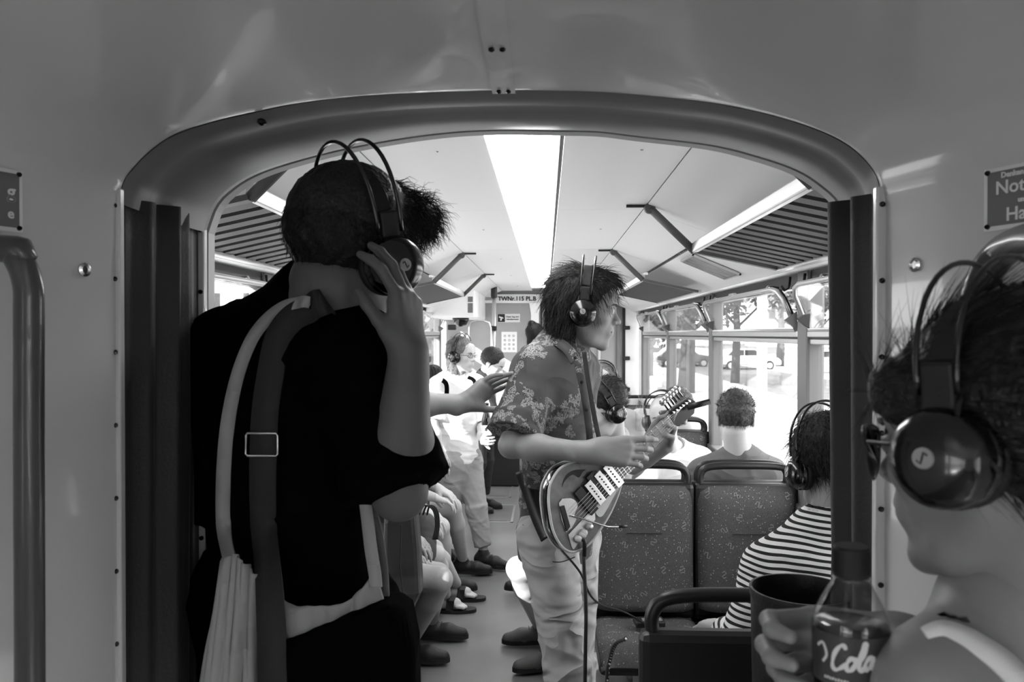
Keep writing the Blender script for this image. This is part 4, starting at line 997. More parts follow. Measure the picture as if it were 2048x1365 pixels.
def cloth(n, g, r=.85, wr=.5, wscale=3.6, sp=.15, **k):
    m = mat(n, g, r, spec=sp, **k); b = m.node_tree.nodes['Principled BSDF']      # creases and weave as relief
    tc = nd(m, 'ShaderNodeTexCoord'); mp = nd(m, 'ShaderNodeMapping'); mp.inputs['Scale'].default_value = (1, 1, 1.7); mp.inputs['Rotation'].default_value = (.5, .4, .3)
    n1 = nd(m, 'ShaderNodeTexNoise', i_Scale=float(wscale), i_Detail=2.0, i_Distortion=.5); n2 = nd(m, 'ShaderNodeTexNoise', i_Scale=450.0)
    rd = nd(m, 'ShaderNodeMath', operation='PINGPONG'); rd.inputs[1].default_value = .16
    b1 = nd(m, 'ShaderNodeBump'); b1.inputs['Strength'].default_value = wr; b1.inputs['Distance'].default_value = .10
    b2 = nd(m, 'ShaderNodeBump'); b2.inputs['Strength'].default_value = .08; b2.inputs['Distance'].default_value = .01
    lk(m, tc.outputs['Object'], mp.inputs[0]); lk(m, mp.outputs[0], n1.inputs['Vector']); lk(m, tc.outputs['Object'], n2.inputs['Vector'])
    lk(m, n1.outputs['Fac'], rd.inputs[0]); lk(m, rd.outputs[0], b1.inputs['Height']); lk(m, n2.outputs['Fac'], b2.inputs['Height']); lk(m, b1.outputs[0], b2.inputs['Normal']); lk(m, b2.outputs[0], b.inputs['Normal'])
    return m
M['cblack'] = cloth('cloth_black', .0025, 1.0, sp=.02); M['cgrey'] = cloth('cloth_grey', .13); M['cwhite'] = cloth('cloth_white', .8); M['ccharcoal'] = cloth('cloth_charcoal', .035)
M['cdgrey'] = cloth('cloth_dark_grey', .07); M['clight'] = cloth('cloth_light', .45); M['ctote'] = cloth('cotton_tote', .36); M['cpants'] = cloth('cotton_chino', .42, wr=1.0, wscale=4.5); M['ckhaki'] = cloth('cotton_khaki', .34)
M['shoe'] = mat('shoe_dark', .009, .55, bump=.1, bscale=90); M['shoeb'] = mat('shoe_brown', .08, .6, bump=.1, bscale=90)
def person(label, J, hR, hs=1, skin='skin', shirt='cgrey', pants='ccharcoal', sleeve=.55, pleg=1.0, hand=None, hres=.005, bres=.012, cres=.012, r=1, hairkw=None, headphone=None, shoes='shoe', female=False, loose=.014, fold=.006, ff=(9, 9, 4), hem=-.12, hide_legs=False, group=None, pinf=.016, shoedir=None, seated=False, armsleeve=None, geyes=True, skirt=None, neckr=.052):
    f = J['f']; g0 = Vector(J['pel']); root = empty('person', (g0.x, g0.y, 0 if not seated else .45), label=label, cat='person', group=group)
    # skin: torso+limbs coarse, head and neck fine, hands fine; all one mesh
    nk, hd = Vector(J['nk']), Vector(J['hd']); hn = hd+hR @ Vector((0, -.025, -.06))*hs
    coarse = torso(J, f, -.010, r)+limbs(J, J['k'], r*.98, which=('arm',) if hide_legs else ('arm', 'leg'))
    if not hide_legs and not seated: pass
    if hide_legs: coarse += [cap(J['hipL'], Vector(J['hipL']).lerp(Vector(J['knL']), .3), .08, .075, .04), cap(J['hipR'], Vector(J['hipR']).lerp(Vector(J['knR']), .3), .08, .075, .04)]
    parts = [sdfmesh(coarse+[cap(nk-Vector((0, 0, .05)), nk, .06*r, neckr, .04)], bres)]
    parts.append(sdfmesh([cap(nk-Vector((0, 0, .06)), hn, neckr*1.15*r, neckr*r, .03)]+head_prims(hd, hR, hs, female), hres))
    hand = hand or {}
    for q, sd in (('L', -1), ('R', 1)):
        hk = hand.get(q)
        if hk is None: hk = dict(u=(Vector(J['wr'+q])-Vector(J['el'+q])).normalized(), n=-f if not seated else Vector((0, 0, -1)), res=max(.005, hres))
        if hk is False: continue
        hk = dict(hk); res = hk.pop('res', .0035); L = hand_prims(J['wr'+q], side=hk.pop('side', sd), **hk)
        L = [cap(Vector(J['el'+q]).lerp(Vector(J['wr'+q]), .02), Vector(J['el'+q]).lerp(Vector(J['wr'+q]), .35), .039*r, .0415*r, .02), cap(Vector(J['el'+q]).lerp(Vector(J['wr'+q]), .3), J['wr'+q], .0415*r, .0265*r, .02)]+L
        v, fc = sdfmesh(L, res); parts.append((smoothv(v, fc, 1, .4), fc))
    body = joined('body', parts, M[skin], root)
    if geyes: eyes(hd, hR, hs, root)
    # shirt
    if shirt:
        L = torso(J, f, loose, r)
        pel = Vector(J['pel']); L.append(cap(pel, pel+Vector((0, 0, hem)), .142*r+loose, .140*r+loose, .04, ax=f, fl=.74, flat=True))
        for q in 'LR':
            a, b, w = Vector(J['sh'+q]), Vector(J['el'+q]), Vector(J['wr'+q])
            sl = sleeve if armsleeve is None else armsleeve[q]
            if sl <= 1: L.append(cap(a, a.lerp(b, max(.1, sl-.18)), .052*r+loose, .047*r+loose*1.3, .03, flat=False)); L.append(cap(a.lerp(b, max(0, sl-.12)), a.lerp(b, sl+.07), .053*r+loose*1.2, .054*r+loose*1.5, .02, flat=True))
            else: L += [cap(a, b, .05*r+loose, .042*r+loose, .03), cap(b, b.lerp(w, sl-1), .043*r+loose, .036*r+loose, .02, flat=False)]
        L.append(ell(nk+Vector((0, 0, .045))+f*.02, (.072*r, .072*r, .055), None, .01, True))
        if sleeve <= 1 and armsleeve is None:
            pass
        blob('shirt', L, cres, M[shirt], root, folds(fold, ff, seed=g0.x*3+g0.y))
    if pants:
        L = [cap(Vector(J['hipL']).lerp(Vector(J['pel']), .3), Vector(J['hipR']).lerp(Vector(J['pel']), .3), .115*r+pinf*.5, .115*r+pinf*.5, .05, ax=f, fl=.85), cap(J['pel'], Vector(J['pel'])+Vector((0, 0, -.05)), .125*r+pinf, .12*r+pinf, .05, ax=f, fl=.74)]
        for q in 'LR':
            a, b, w = Vector(J['hip'+q]), Vector(J['kn'+q]), Vector(J['an'+q])
            if hide_legs: L.append(cap(a, a.lerp(b, .9), .088*r+pinf, .066*r+pinf, .04)); continue
            if pleg <= 1: L.append(cap(a, a.lerp(b, pleg), .088*r+pinf, .066*r+pinf, .04, flat=True))
            else: L += [cap(a, b, .088*r+pinf, .062*r+pinf, .04), cap(b, b.lerp(w, pleg-1), .062*r+pinf, (.048*r+pinf), .03, flat=True)]
        blob('trousers' if pleg > 1 else 'shorts', L, cres, M[pants], root, folds(fold*1.1, ff, seed=g0.y*2))
    if shoes and not hide_legs:
        for q in 'LR':
            d = (shoedir or {}).get(q, f); shoe(J['an'+q], d, root, M[shoes])
    if hairkw is not None:
        kw = dict(hairkw); hair(hd, hR, hs, root, M[kw.pop('m')], **kw)
    if headphone is not None: headphones(hd, hR, hs, **headphone)
    return root
from mathutils.bvhtree import BVHTree
def on(objs, lift=.003):
    """places a point given by a picture ray on the surface of something already built"""
    tr = [BVHTree.FromPolygons([o.matrix_parent_inverse @ (Vector(o.parent.location)+v.co) if o.parent else v.co for v in o.data.vertices], [tuple(p.vertices) for p in o.data.polygons]) for o in objs]
    def f(px, py, Y):
        c = Vector((0, 0, CZ)); d = ray(px, py).normalized(); best = None
        for t in tr:
            h = t.ray_cast(c, d)
            if h[0] is not None and (best is None or h[3] < best[0]): best = (h[3], h[0]+(h[1] if h[1].dot(d) < 0 else -h[1])*lift, h[1] if h[1].dot(d) < 0 else -h[1])
        if best is None or abs(best[1].y-Y) > .25: return P(px, py, Y), Vector((0, -1, 0))
        return best[1], best[2]
    return f
def child(root, nm): return [o for o in bpy.data.objects if o.parent == root and o.name.split('.')[0] == nm]
def lay(f, pts, n=6):
    q = [f(*p) for p in pts]; return spline([a for a, b in q], n), None
# ---------------------------------------------------------------- the guitarist
J = template('stand', (.08, 2.57), -62, 1.8)
f = Vector((.88, -.47, 0)).normalized(); rt = Vector((f.y, -f.x, 0)); J['f'] = f
J.update(pel=P(1112, 1050, 2.60), che=P(1108, 800, 2.60), nk=P(1125, 705, 2.60), hd=P(1168, 620, 2.57))
J['shR'] = P(1068, 745, 2.50); J['elR'] = P(1022, 892, 2.36); J['wrR'] = P(1185, 905, 2.27)
J['shL'] = P(1155, 745, 2.76); J['elL'] = P(1150, 960, 2.78); J['wrL'] = P(1285, 920, 2.50)
J['hipR'] = P(1096, 1075, 2.52); J['hipL'] = P(1145, 1075, 2.68); J['knR'] = P(1134, 1330, 2.50); J['knL'] = P(1150, 1330, 2.66)
J['anR'] = J['knR']+Vector((0.02, .05, -.38)); J['anL'] = J['knL']+Vector((.05, .05, -.38))
for q in 'LR': J['an'+q].z = .09
# floral shirt
m = M['floral'] = cloth('floral_shirt', .10, .6); b = m.node_tree.nodes['Principled BSDF']
tc = nd(m, 'ShaderNodeTexCoord'); nz = nd(m, 'ShaderNodeTexNoise', i_Scale=6.5, i_Detail=2.0); v1 = nd(m, 'ShaderNodeTexVoronoi', i_Scale=34.0); v2 = nd(m, 'ShaderNodeTexVoronoi', feature='DISTANCE_TO_EDGE', i_Scale=120.0)
n2 = nd(m, 'ShaderNodeTexNoise', i_Scale=45.0, i_Detail=5.0)
def mth(op, a=None, b_=None, va=None, vb=None):
    n = nd(m, 'ShaderNodeMath', operation=op)
    if a is not None: lk(m, a, n.inputs[0])
    if b_ is not None: lk(m, b_, n.inputs[1])
    if va is not None: n.inputs[0].default_value = va
    if vb is not None: n.inputs[1].default_value = vb
    return n.outputs[0]
ad = nd(m, 'ShaderNodeMixRGB', blend_type='ADD'); ad.inputs[0].default_value = .05
lk(m, tc.outputs['Object'], ad.inputs[1]); lk(m, n2.outputs['Color'], ad.inputs[2])
for q in (v1, v2): lk(m, ad.outputs[0], q.inputs['Vector'])
lk(m, tc.outputs['Object'], nz.inputs['Vector']); lk(m, tc.outputs['Object'], n2.inputs['Vector'])
clump = mth('GREATER_THAN', nz.outputs['Fac'], vb=.50)
flower = mth('LESS_THAN', v1.outputs['Distance'], vb=.56); petal = mth('GREATER_THAN', v2.outputs['Distance'], vb=.07)
msk = mth('MULTIPLY', mth('MULTIPLY', clump, flower), petal)
darkm = mth('MULTIPLY', mth('MULTIPLY', mth('GREATER_THAN', nz.outputs['Fac'], vb=.5), mth('LESS_THAN', v1.outputs['Distance'], vb=.66)), mth('LESS_THAN', v2.outputs['Distance'], vb=.04))
c1 = mth('MULTIPLY_ADD', msk, vb=.22); m.node_tree.nodes[-1].inputs[2].default_value = .075
c2 = mth('SUBTRACT', c1, mth('MULTIPLY', darkm, vb=.055)); lk(m, c2, b.inputs['Base Color'])
hR = rot(-93, -7, 0)
uR = Vector((1, -.18, -.12)); nR = Vector((.1, 1, -.1))
gt = person('man in a floral shirt and pale trousers playing an electric guitar', J, hR, 1.04, skin='skin', shirt='floral', pants='cpants', armsleeve={'R': .80, 'L': .8}, pleg=1.95, hres=.0032, bres=.008, cres=.0065, r=.92, hem=-.10, loose=.022, fold=.008, ff=(9, 9, 4),
   hand=dict(R=dict(u=(1, .0, .02), n=(.1, .95, -.30), side=1, curls=[(.25, .35, .2), (.5, .5, .3), (.55, .55, .3), (.5, .5, .3)], s=1.12, thumb=(.8, .25, .6), res=.003), L=dict(u=Vector((.72, -.12, .62)), n=Vector((-.62, -.55, .5)), side=-1, curls=[(.45, .95, .8), (.6, 1.05, .8), (.7, 1.1, .8), (.8, 1.1, .8)], s=1.15, thumb=(.9, .3, .4), res=.003)), shoes='shoeb', neckr=.054, pinf=.010)
def messy(q): return np.stack([q[:, 0]*3, .5-6*np.maximum(0, -q[:, 1]), -.9-0*q[:, 2]], 1)
hair(J['hd'], hR, 1.04, gt, M['hdark'], 'bob', n=4200, L=(.03, .075), h=.005, seed=4, flow=lambda q: np.stack([q[:, 0]*5, np.where(q[:, 1] > -.01, .9, -.5), np.where(q[:, 2] > .09, .1, -1.1)], 1), rad=.0010, jit=.35, thick=.006, extra=lambda T, E: [E((0, .045, .085), (.062, .045, .038), .02), E((.070, .012, .045), (.016, .028, .035), .012), E((0, .13, -.05), (.2, .105, .105), .01, True)])
headphones(J['hd'], hR, 1.04, 'black over-ear headphones worn by the guitarist in the floral shirt', cup=.040, gap=.088, arch=.168, cy=-.002, cz=-.012, tilt=0)
# open second shirt flap / collar
t = MB(); cz_ = J['nk']
col = [P(1128, 690, 2.50), P(1150, 712, 2.44), P(1172, 740, 2.42)]
MB().ribbon(spline([P(1092, 690, 2.56), P(1112, 684, 2.50), P(1136, 700, 2.46), P(1152, 725, 2.44)], 5), .035, .004, (0.2, -1, .4)).build('collar', M['floral'], gt, smooth=True)
pl = MB().ribbon(spline([P(1154, 722, 2.435), P(1168, 790, 2.43), P(1178, 860, 2.44), P(1180, 900, 2.45)], 5), .022, .003, (.5, -1, 0)).build('placket', M['floral'], gt, smooth=True)
for px, py in ((1150, 716), (1163, 765), (1173, 820)):
    MB().lathe([(.0055, 0), (.0055, .002), (.003, .003)], P(px, py, 2.425), axis=(.4, -1, 0), n=12).build('button', M['rubber'], gt)
# ---------------------------------------------------------------- guitar
gn = Vector((.42, -.90, .12)).normalized(); gp = P(1170, 1010, 2.30)
G = lambda x, y, off=0: Q(x, y, gp, gn)+gn*off
gu = empty('electric_guitar', G(1160, 1090), label='dark semi-hollow electric guitar with pale pickguard, played by the man in the floral shirt', cat='guitar')
gl = M['gloss_top'] = mat('guitar_top', .17, .2, coat=.6, var=.35, vscale=25); gside = mat('guitar_side', .006, .12, coat=.6); cream = mat('cream_binding', .6, .35)
outl = [(1102, 965), (1122, 936), (1160, 922), (1205, 924), (1243, 938), (1240, 975), (1224, 1018), (1203, 1055), (1180, 1086), (1160, 1100), (1140, 1104), (1122, 1092), (1106, 1062), (1098, 1020), (1097, 990)]
op = spline([G(x, y) for x, y in outl], 6, True)
gb = MB().prism(op, gn, .055).build('body', gside, gu)
bv = gb.modifiers.new('b', 'BEVEL'); bv.width = .006; bv.segments = 3; bv.limit_method = 'ANGLE'
for p in gb.data.polygons: p.use_smooth = len(p.vertices) == 4
MB().tube([p+gn*.001 for p in op], .004, n=8, closed=True).build('binding', cream, gu, smooth=True)
MB().tube([p-gn*.053 for p in op], .0035, n=8, closed=True).build('binding', cream, gu, smooth=True)
cg = sum(op, Vector())/len(op)
MB().prism([cg+(p-cg)*.975+gn*.003 for p in op], gn, .004).build('top', gl, gu)
def plate(pts, off, th, name, m_, parent=gu, n=4): return MB().prism(spline([G(x, y, off) for x, y in pts], n, True) if n else [G(x, y, off) for x, y in pts], gn, th).build(name, m_, parent)
Z = lambda x, y: (940+x/2.133, 500+y/2.133)
plate([Z(*q) for q in ((390, 1012), (395, 985), (415, 955), (445, 940), (490, 938), (478, 948), (462, 972), (440, 960), (420, 968), (400, 990))], .004, .002, 'sound_hole', M['ink'])
plate([Z(*q) for q in ((520, 1085), (560, 1075), (600, 1030), (612, 990), (630, 965), (640, 975), (625, 1020), (600, 1070), (565, 1130), (545, 1138), (530, 1120))], .007, .003, 'pickguard', mat('pearl_guard', .7, .3))
plate([Z(*q) for q in ((415, 1215), (515, 1108), (528, 1118), (530, 1150), (438, 1278), (430, 1270))], .007, .003, 'control_plate', M['alu'], n=0)
tp = plate([Z(*q) for q in ((375, 1080), (410, 1060), (440, 1066), (455, 1095), (440, 1130), (450, 1150), (405, 1205))], .007, .003, 'tailpiece', M['steel'], n=2)
plate([Z(*q) for q in ((378, 1095), (395, 1090), (420, 1180), (406, 1200))], .012, .005, 'tailpiece_block', M['dark'], tp, n=0)
sdir = (G(*Z(700, 870))-G(*Z(470, 1110))).normalized(); sper = gn.cross(sdir).normalized()
def bar_(cx, cy, l, w, th, name, m_, off=.006):
    c = G(*Z(cx, cy)); return MB().box((-w/2, -l/2, 0), (w/2, l/2, th), M=frame(c+gn*off, sdir, sper, gn), bev=.001).build(name, m_, gu)
for cx, cy in ((495, 1065), (545, 998)):
    b_ = bar_(cx-8, cy+6, .085, .030, .010, 'pickup_surround', M['dark']); 
for cx, cy in ((522, 1035), (562, 995), (600, 962)):
    pk = bar_(cx, cy, .078, .026, .013, 'pickup', M['steel'])
    for k in range(6): c = G(*Z(cx, cy)); MB().lathe([(.0025, .019), (.0025, .0205)], c+sper*(k-2.5)*.010, axis=gn, n=8).build('pole_piece', M['ink'], pk)
for cx, cy in ((500, 1180), (476, 1205), (470, 1215), (452, 1232)):
    MB().lathe([(.010, .006), (.010, .012), (.0085, .022), (.004, .023)], G(*Z(cx, cy)), axis=gn, n=16).build('control_knob', cream if cx < 480 else M['alu'], gu, smooth=True)
MB().tube(spline([G(*Z(425, 1135), .012), G(*Z(445, 1138), .02), G(*Z(545, 1172), .03), G(*Z(580, 1178), .03), G(*Z(618, 1177), .03)], 5), .0028, n=8).build('tremolo_arm', M['steel'], gu, smooth=True)
MB().tube([G(*Z(612, 1177), .03), G(*Z(630, 1176), .03), G(*Z(648, 1176), .03)], [.004, .0045, .003], n=8).build('arm_tip', M['dark'], gu, smooth=True)
MB().tube(spline([G(*Z(445, 1240), .01), G(*Z(470, 1235), .02), G(*Z(475, 1260), .02), G(*Z(480, 1310), .01)], 4), .006, n=8).build('jack_plug', M['dark'], gu, smooth=True)
# neck, runs from the body to the headstock
n0, n1 = G(1222, 955), G(1338, 844)
nd_ = (n1-n0).normalized(); npd = gn.cross(nd_).normalized()
def nk_box(t0, t1, w0, w1, z0, z1, name, m_, parent=gu):
    a, b = n0.lerp(n1, t0), n0.lerp(n1, t1); t = MB()
    return t.add([a-npd*w0/2+gn*z1, a+npd*w0/2+gn*z1, b+npd*w1/2+gn*z1, b-npd*w1/2+gn*z1, a-npd*w0/2*.7+gn*z0, a+npd*w0/2*.7+gn*z0, b+npd*w1/2*.7+gn*z0, b-npd*w1/2*.7+gn*z0], [(0,1,2,3),(7,6,5,4),(0,4,5,1),(1,5,6,2),(2,6,7,3),(3,7,4,0)]).build(name, m_, parent)
board = nk_box(-.22, 1, .056, .043, .0, .012, 'fretboard', mat('fretboard', .34, .4, var=.2, vscale=60))
nk_box(-.1, 1.0, .050, .040, -.018, .0, 'neck', mat('maple_neck', .45, .3, coat=.4))
Ln = (n1-n0).length
for k in range(20):
    t_ = 1-(1.22)*(1-2**(-k/12))/(1-2**(-20/12)); a = n0.lerp(n1, t_); w_ = .043+(.056-.043)*(1-t_)/1.22
    MB().box((-.0009, -w_/2, .012), (.0009, w_/2, .0135), M=frame(a, nd_, npd, gn)).build('fret', M['steel'], board)
hs = MB(); h0 = n1
pp = [h0-npd*.022, h0+nd_*.02-npd*.030, h0+nd_*.085-npd*.034, h0+nd_*.112-npd*.008, h0+nd_*.10+npd*.016, h0+nd_*.03+npd*.028, h0+npd*.022]
stk = MB().prism([p+gn*.008 for p in pp], gn, .016).build('headstock', M['dark'], gu)
for k in range(6):
    c = h0+nd_*(.022+.0135*k)+npd*.018*(1-.1*k)+gn*.008
    pg = MB().lathe([(.004, 0), (.004, .012), (.003, .013)], c, axis=gn, n=10).build('tuning_post', M['steel'], gu)
    MB().lathe([(.003, 0), (.003, .02), (.010, .024), (.011, .034), (.006, .040)], h0+nd_*(.022+.0135*k)+npd*.028-gn*.002, axis=npd, n=10).build('tuning_key', M['steel'], gu, smooth=True)
t = MB()
for k in range(6):
    o_ = (k-2.5)*.0088; o1 = (k-2.5)*.0066; br = G(*Z(440, 1140), .016)
    t.tube([br+sper*(k-2.5)*.0095, n0.lerp(n1, -.1)+npd*o_+gn*.018, n1+npd*o1+gn*.0155, h0+nd_*(.022+.0135*k)+npd*.018*(1-.1*k)+gn*.018], .0006, n=4)
t.build('strings', M['steel'], gu)
MB().tube([n1+nd_*.07+gn*.02, n1+nd_*.07+gn*.02+(P(1398, 803, 2.4)-P(1352, 815, 2.4))], [.009, .009], n=10).build('capo_grip', M['dark'], gu, smooth=True)
# strap and cables
st = MB().ribbon(spline([P(1168, 705, 2.46), P(1176, 760, 2.42), P(1190, 840, 2.38), P(1204, 905, 2.32)], 6), .014, .003, (.4, -1, .2)).build('guitar_strap', M['ccharcoal'], gu, smooth=True)
MB().ribbon(spline([P(1045, 940, 2.52), P(1062, 990, 2.47), P(1078, 1035, 2.42), P(1096, 1075, 2.37)], 6), .05, .004, (-.3, -1, .2)).build('guitar_strap', M['dark'], gu, smooth=True)
cbm = M['rubber']
cable = MB().tube(spline([G(*Z(480, 1305), .01), P(1168, 1130, 2.26), P(1172, 1220, 2.24), P(1171, 1300, 2.24), P(1170, 1400, 2.25), P(1172, 1560, 2.28), P(1190, 1700, 2.35)], 10), .0055, n=10).build('guitar_cable', cbm, smooth=True, label='thick black cable hanging from the guitar beside the pale trousers', cat='cable')
c2 = MB().tube(spline([P(1122, 1100, 2.34), P(1160, 1145, 2.30), P(1180, 1190, 2.4), P(1205, 1212, 2.8), P(1240, 1222, 3.0), P(1268, 1235, 3.05), P(1290, 1250, 3.2)], 8), .0035, n=8).build('instrument_cable', cbm, smooth=True, label='thin black cable running from the guitarist to the pocket box on the empty seat', cat='cable')
c3 = MB().tube(spline([P(1252, 1278, 1.80), P(1230, 1290, 1.85), P(1220, 1320, 1.9), P(1214, 1365, 1.9), P(1212, 1600, 1.9), P(1212, 1750, 1.95)], 8), .005, n=8).build('dotted_cable', cbm, smooth=True, label='black cable with pale flecks hanging beside the dark seat back', cat='cable')
t = MB()
for i, p in enumerate(spline([P(1252, 1278, 1.80), P(1230, 1290, 1.85), P(1220, 1320, 1.9), P(1214, 1365, 1.9)], 6)): t.box((-.002, -.006, -.0015), (.002, .006, .0015), M=Matrix.Translation(p) @ Matrix.Rotation(.8, 4, 'Y'))
t.build('fleck', M['print'], c3, kind='stuff')
c4 = MB().tube(spline([P(1046, 1050, 2.48), P(1056, 1066, 2.46), P(1072, 1100, 2.46), P(1095, 1120, 2.44), P(1120, 1125, 2.42), P(1150, 1115, 2.4)], 6), .0015, n=6).build('thin_wire', cbm, smooth=True, label='thin dark wire looping across the guitarist\'s pale trousers', cat='cable')
bx = empty('belt_pack', P(1300, 1252, 3.2), label='small black electronic box lying on the empty aisle seat', cat='device')
bp = P(1298, 1253, 3.22); bp.z = .425
MB().box((-.06, -.035, 0), (.06, .035, .025), M=Matrix.Translation(bp) @ Matrix.Rotation(.1, 4, 'Z'), bev=.006).build('housing', M['dark'], bx)
MB().box((-.03, -.025, .0252), (.05, .01, .026), M=Matrix.Translation(bp) @ Matrix.Rotation(.1, 4, 'Z')).build('display', M['sign'], bx)
# ---------------------------------------------------------------- man in black at the left
hR = rot(-48, -12, 6)
J = template('stand', (-.45, 1.5), -28, 1.86)
J.update(pel=P(585, 1190, 1.50), che=P(585, 860, 1.47), nk=P(640, 632, 1.43), hd=P(714, 508, 1.41))
J['shR'] = P(722, 735, 1.37); J['elR'] = P(798, 985, 1.30); J['wrR'] = P(818, 705, 1.25)
J['shL'] = P(455, 705, 1.56); J['elL'] = P(405, 1010, 1.62); J['wrL'] = P(430, 1270, 1.68)
for q, x in (('L', -.09), ('R', .09)):
    J['hip'+q] = J['pel']+Vector((x, -x*.5, -.03)); J['kn'+q] = J['hip'+q]+Vector((0, .02, -.46)); J['an'+q] = J['kn'+q]+Vector((0, 0, 0)); J['an'+q].z = .09
man = person('tall man in a black T-shirt at the left, holding his headphone, seen from behind', J, hR, 1.10, skin='skind', shirt='cblack', pants='cblack', sleeve=.9, pleg=1.95, hres=.0038, bres=.010, cres=.008, r=1.16, hem=-.14, loose=.020, fold=.010, ff=(8, 8, 5),
   hand=dict(R=dict(u=(-.05, .05, 1), n=(-.85, .35, .0), side=1, curls=[(.45, .35, .25), (.35, .35, .25), (.45, .5, .3), (.6, .6, .4)], s=1.0, thumb=(.75, .35, .55), spread=.14, res=.0030)), neckr=.068)
hair(J['hd'], hR, 1.10, man, M['hblack'], 'short', n=2200, L=(.008, .018), h=.005, seed=9, flow=lambda q: np.stack([q[:, 0]*2, -.3+0*q[:, 1], -.8+0*q[:, 2]], 1), rad=.0008, jit=.3, thick=.008,
     extra=lambda T, E: [E((0, -.035, .02), (.084, .090, .075), .02), cut(T(0, -.04, -.062), hR @ Vector((0, -.2, -1)), .01)])
hair(J['hd'], hR, 1.10, man, M['hdark'], 'short', n=3200, L=(.03, .06), h=.006, seed=10, flow=lambda q: np.stack([q[:, 0]*2, .9+0*q[:, 1], np.where(q[:, 2] > .1, .3, -.5)], 1), rad=.0008, jit=.5, curl=.7, thick=.012, extra=lambda T, E: [E((.01, .075, .085), (.05, .04, .035), .02)], sel=lambda q: q[:, 1] > .02, name='fringe')
hRp = hR @ Matrix.Rotation(math.radians(24), 3, 'X')
headphones(J['hd'], hRp, 1.10, 'black over-ear headphones of the tall man in black, pressed by his hand', cup=.045, gap=.096, arch=.178, cy=.008, cz=-.018, wide=.02, wr=.0034)
# cotton tote and dark bag with their straps on his back
YB = 1.285
fs = on(child(man, 'shirt')+child(man, 'body'), .009)
tote = empty('tote_bag', P(480, 1300, YB), label='pale cotton tote bag hanging behind the man in black', cat='bag')
def sheet(pts_top, pts_bot, nv, name, m_, parent, amp=.006, fr=60, th=.004):
    a = resample(spline(pts_top, 8), 40); b = resample(spline(pts_bot, 8), 40); t = MB()
    for j in range(nv+1):
        v = j/nv
        for i in range(40):
            p = a[i].lerp(b[i], v); t.v.append(p+Vector((0, amp*(math.sin(i*.55+v*1.2+math.sin(v*3+i*.2))+.4*math.sin(i*1.3-v*4)), 0)))
    t.f = [(j*40+i, j*40+i+1, (j+1)*40+i+1, (j+1)*40+i) for j in range(nv) for i in range(39)]
    o = t.build(name, m_, parent, smooth=True); so = o.modifiers.new('s', 'SOLIDIFY'); so.thickness = th; return o
sheet([P(440, 1122, YB), P(470, 1110, YB-.01), P(505, 1140, YB), P(522, 1162, YB)], [P(380, 1500, YB-.04), P(430, 1500, YB-.06), P(500, 1500, YB-.04), P(545, 1500, YB-.01)], 14, 'bag_cloth', M['ctote'], tote)
sheet([P(555, 1198, YB), P(600, 1212, YB-.01), P(650, 1213, YB-.01), P(700, 1200, YB), P(728, 1172, YB), P(752, 1135, YB+.02)], [P(558, 1300, YB-.01), P(600, 1295, YB-.02), P(660, 1275, YB-.02), P(710, 1250, YB-.01), P(745, 1232, YB), P(768, 1200, YB+.01)], 8, 'bag_cloth', M['ctote'], tote, amp=.004)
_q = [(P(668, 645, 1.62), Vector((0, -1, 0)))]+[fs(x, y, 1.35) for x, y in ((628, 606), (600, 606), (568, 620), (536, 648), (508, 690), (482, 760), (464, 850), (456, 950), (456, 1050))]+[(P(460, 1125, YB), Vector((0, -1, 0)))]
MB().ribbon(spline([a for a, b in _q], 6), list(np.linspace(.018, .027, 61)), .004, (0, -1, 0.1)).build('strap', M['ctote'], tote, smooth=True)
MB().ribbon(spline([P(728, 985, 1.30), P(735, 1040, 1.29), P(742, 1100, 1.285), P(750, 1150, YB), P(752, 1175, YB)], 5), .020, .004, (0, -1, 0)).build('strap', M['ctote'], tote, smooth=True)
MB().ribbon(spline([P(742, 1005, 1.33), P(757, 1060, 1.33), P(768, 1130, 1.32), P(772, 1200, 1.31)], 5), .012, .004, (-.3, -1, 0)).build('strap', M['cgrey'], tote, smooth=True)
bag = empty('shoulder_bag', P(690, 1330, 1.24), label='black shoulder bag at the hip of the man in black, on a wide webbing strap', cat='bag')
t = [P(548, 1296, 1.24), P(600, 1280, 1.23), P(700, 1240, 1.23), P(780, 1208, 1.26), P(812, 1232, 1.28), P(826, 1300, 1.28), P(830, 1500, 1.28), P(555, 1500, 1.23)]
o = MB().prism(t, (0, -1, 0), .09).build('bag_body', M['cblack'], bag); b_ = o.modifiers.new('b', 'BEVEL'); b_.width = .018; b_.segments = 3
MB().ribbon(spline([P(700, 655, 1.62)]+[fs(x, y, 1.35)[0] for x, y in ((650, 606), (622, 618), (590, 640), (564, 680), (545, 760), (537, 820), (533, 880), (532, 940), (532, 1000), (534, 1060))]+[P(540, 1200, 1.25), P(545, 1365, 1.235), P(548, 1500, 1.232)], 6), .046, .003, (0, -1, .05)).build('strap', mat('webbing', .022, .75, bump=.2, bscale=600), bag, smooth=True)
bc = fs(532, 888, 1.3)[0]+Vector((0, -.006, 0))
MB().tube([bc+Vector((x*.027, 0, z*.019)) for x, z in ((-1, -.8), (-.9, -1), (.9, -1), (1, -.8), (1, .8), (.9, 1), (-.9, 1), (-1, .8))], .0022, n=6, closed=True).build('buckle', M['steel'], bag, smooth=True)
MB().tube([P(524, 1235, 1.25), P(552, 1252, 1.245), P(556, 1262, 1.245)], .004, n=6).build('strap_ring', M['steel'], bag, smooth=True)
